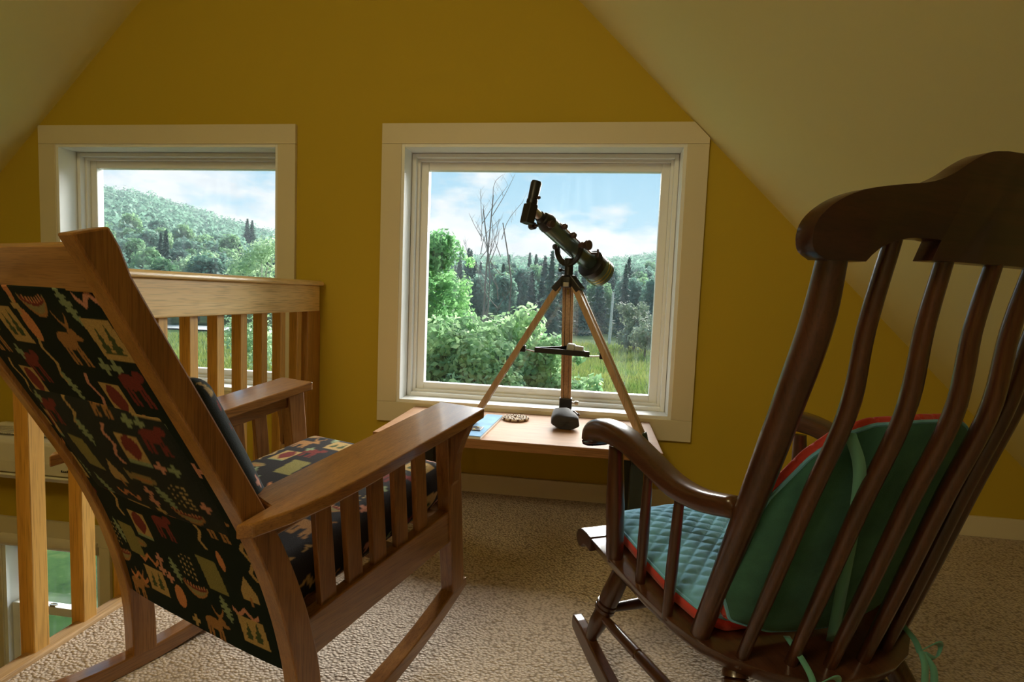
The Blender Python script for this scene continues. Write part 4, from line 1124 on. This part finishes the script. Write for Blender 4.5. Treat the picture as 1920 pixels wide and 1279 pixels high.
# near shrubs under the picture window
shr = leaf_mat('fresh_shrub_leaf', (.20, .38, .18), (.64, .82, .45), 2.2, .72)
def shrub(label, base, dims, seed, mat, n_l=40, per=2600, size=.072):
    rs2 = np.random.RandomState(seed); rx, ry, H = dims; lumps = []
    for i in range(n_l):
        d = sphere_pts(1, rs2)[0]; d[2] = abs(d[2]); q = .45 + .5 * rs2.rand()
        c = (d[0] * rx * q, d[1] * ry * q, H * (.12 + .80 * d[2] * q + .06 * rs2.rand()))
        lumps.append((c, rs2.uniform(.22, .46) * min(rx, 1.1)))
    root = empty('leafy_shrub', base); tag(root, label, 'shrub', None)
    me = crown_mesh('foliage', lumps, per, size, seed + 3, .6, .55); link_obj('foliage', me, root, mat)
    mb = MB()
    for k in range(9):
        c, r = lumps[rs2.randint(n_l)]; mb.tube(spline([(rs2.uniform(-.2, .2), rs2.uniform(-.2, .2), 0), (c[0] * .4, c[1] * .4, c[2] * .55), c], 8), [.030, .006], 5)
    mb.build('stems', bark_m, root, smooth=True)
for px, py, Y, rx, ry, lab, sd_ in (
        (835, 545, 11.5, 1.15, 1.0, 'leafy green shrub at the left edge of the picture window', 101),
        (905, 585, 10.6, 1.05, .9, 'leafy green shrub below the bare dead trees', 102),
        (985, 535, 11.8, 1.10, 1.0, 'tallest leafy green shrub left of the telescope tripod', 103),
        (1060, 600, 11.2, .80, .9, 'leafy green shrub directly behind the tripod', 104),
        (1098, 668, 10.2, .50, .6, 'small leafy shrub at the meadow edge right of the middle tripod leg', 105)):
    p = at(px, py, Y); z0_ = gz(p[0], Y)
    shrub(lab, (p[0], Y, z0_), (rx, ry, p[2] - z0_), sd_, shr)
tl = leaf_mat('fresh_tree_leaf', (.13, .33, .13), (.40, .70, .28), 1.4, .72)
p = at(812, 432, 17.0); leafy_tree('green_tree', 'green tree rising at the left edge of the picture window', (p[0] - .2, p[1], gz(p[0], p[1])), p[2] - gz(p[0], p[1]), 1.35, 91, tl, bark_m, per=1300, size=.085, n=34, zlo=.3)
p = at(862, 470, 30.0); leafy_tree('green_tree', 'bright green tree between the left shrub and the dead trees', (p[0] - .6, p[1], gz(p[0], p[1])), p[2] - gz(p[0], p[1]), 1.6, 93, tl, bark_m, per=700, size=.11, n=26, zlo=.3)
# long grass of the meadow
n = 36000
a = np.where(rs.rand(n) < .6, rs.uniform(-.22, .16, n), rs.uniform(-.80, -.45, n)); r = 15 + 40 * rs.rand(n) ** 1.3
x = r * np.sin(a); y = r * np.cos(a); z = ground_z(x, y)
h = .22 + .30 * rs.rand(n); th = rs.rand(n) * 2 * pi; wd = .018 + .0006 * r
lx, ly = rs.normal(0, .12, n), rs.normal(0, .12, n)
V = np.stack([np.stack([x - wd * np.cos(th), y - wd * np.sin(th), z - .03], -1), np.stack([x + wd * np.cos(th), y + wd * np.sin(th), z - .03], -1), np.stack([x + lx, y + ly, z + h], -1)], 1).reshape(-1, 3)
me = bpy.data.meshes.new('meadow_grass'); me.from_pydata(V.tolist(), [], np.arange(3 * n).reshape(n, 3).tolist())
me.materials.append(leaf_mat('meadow_grass', (.12, .24, .045), (.42, .42, .13), .35, .35))
tag(link_obj('meadow_grass', me), 'long green and straw coloured meadow grass', 'grass', kind='stuff')


# thin summer haze filling the valley beyond the garden
hz_m = bpy.data.materials.new('valley_haze'); hz_m.use_nodes = True; t = NT(hz_m.node_tree); t.n.remove(t.n['Principled BSDF'])
vsn = t.new('ShaderNodeVolumeScatter'); vsn.inputs['Color'].default_value = (.84, .94, 1, 1); vsn.inputs['Density'].default_value = .00075
vsn.inputs['Anisotropy'].default_value = 0.0
t.link(vsn.outputs[0], t.n['Material Output'].inputs['Volume'])
tag(MB().box(-330, 160, 22, 330, -14, 40).build('valley_haze', hz_m), 'thin pale haze lying over the valley and hills', 'haze', kind='stuff')
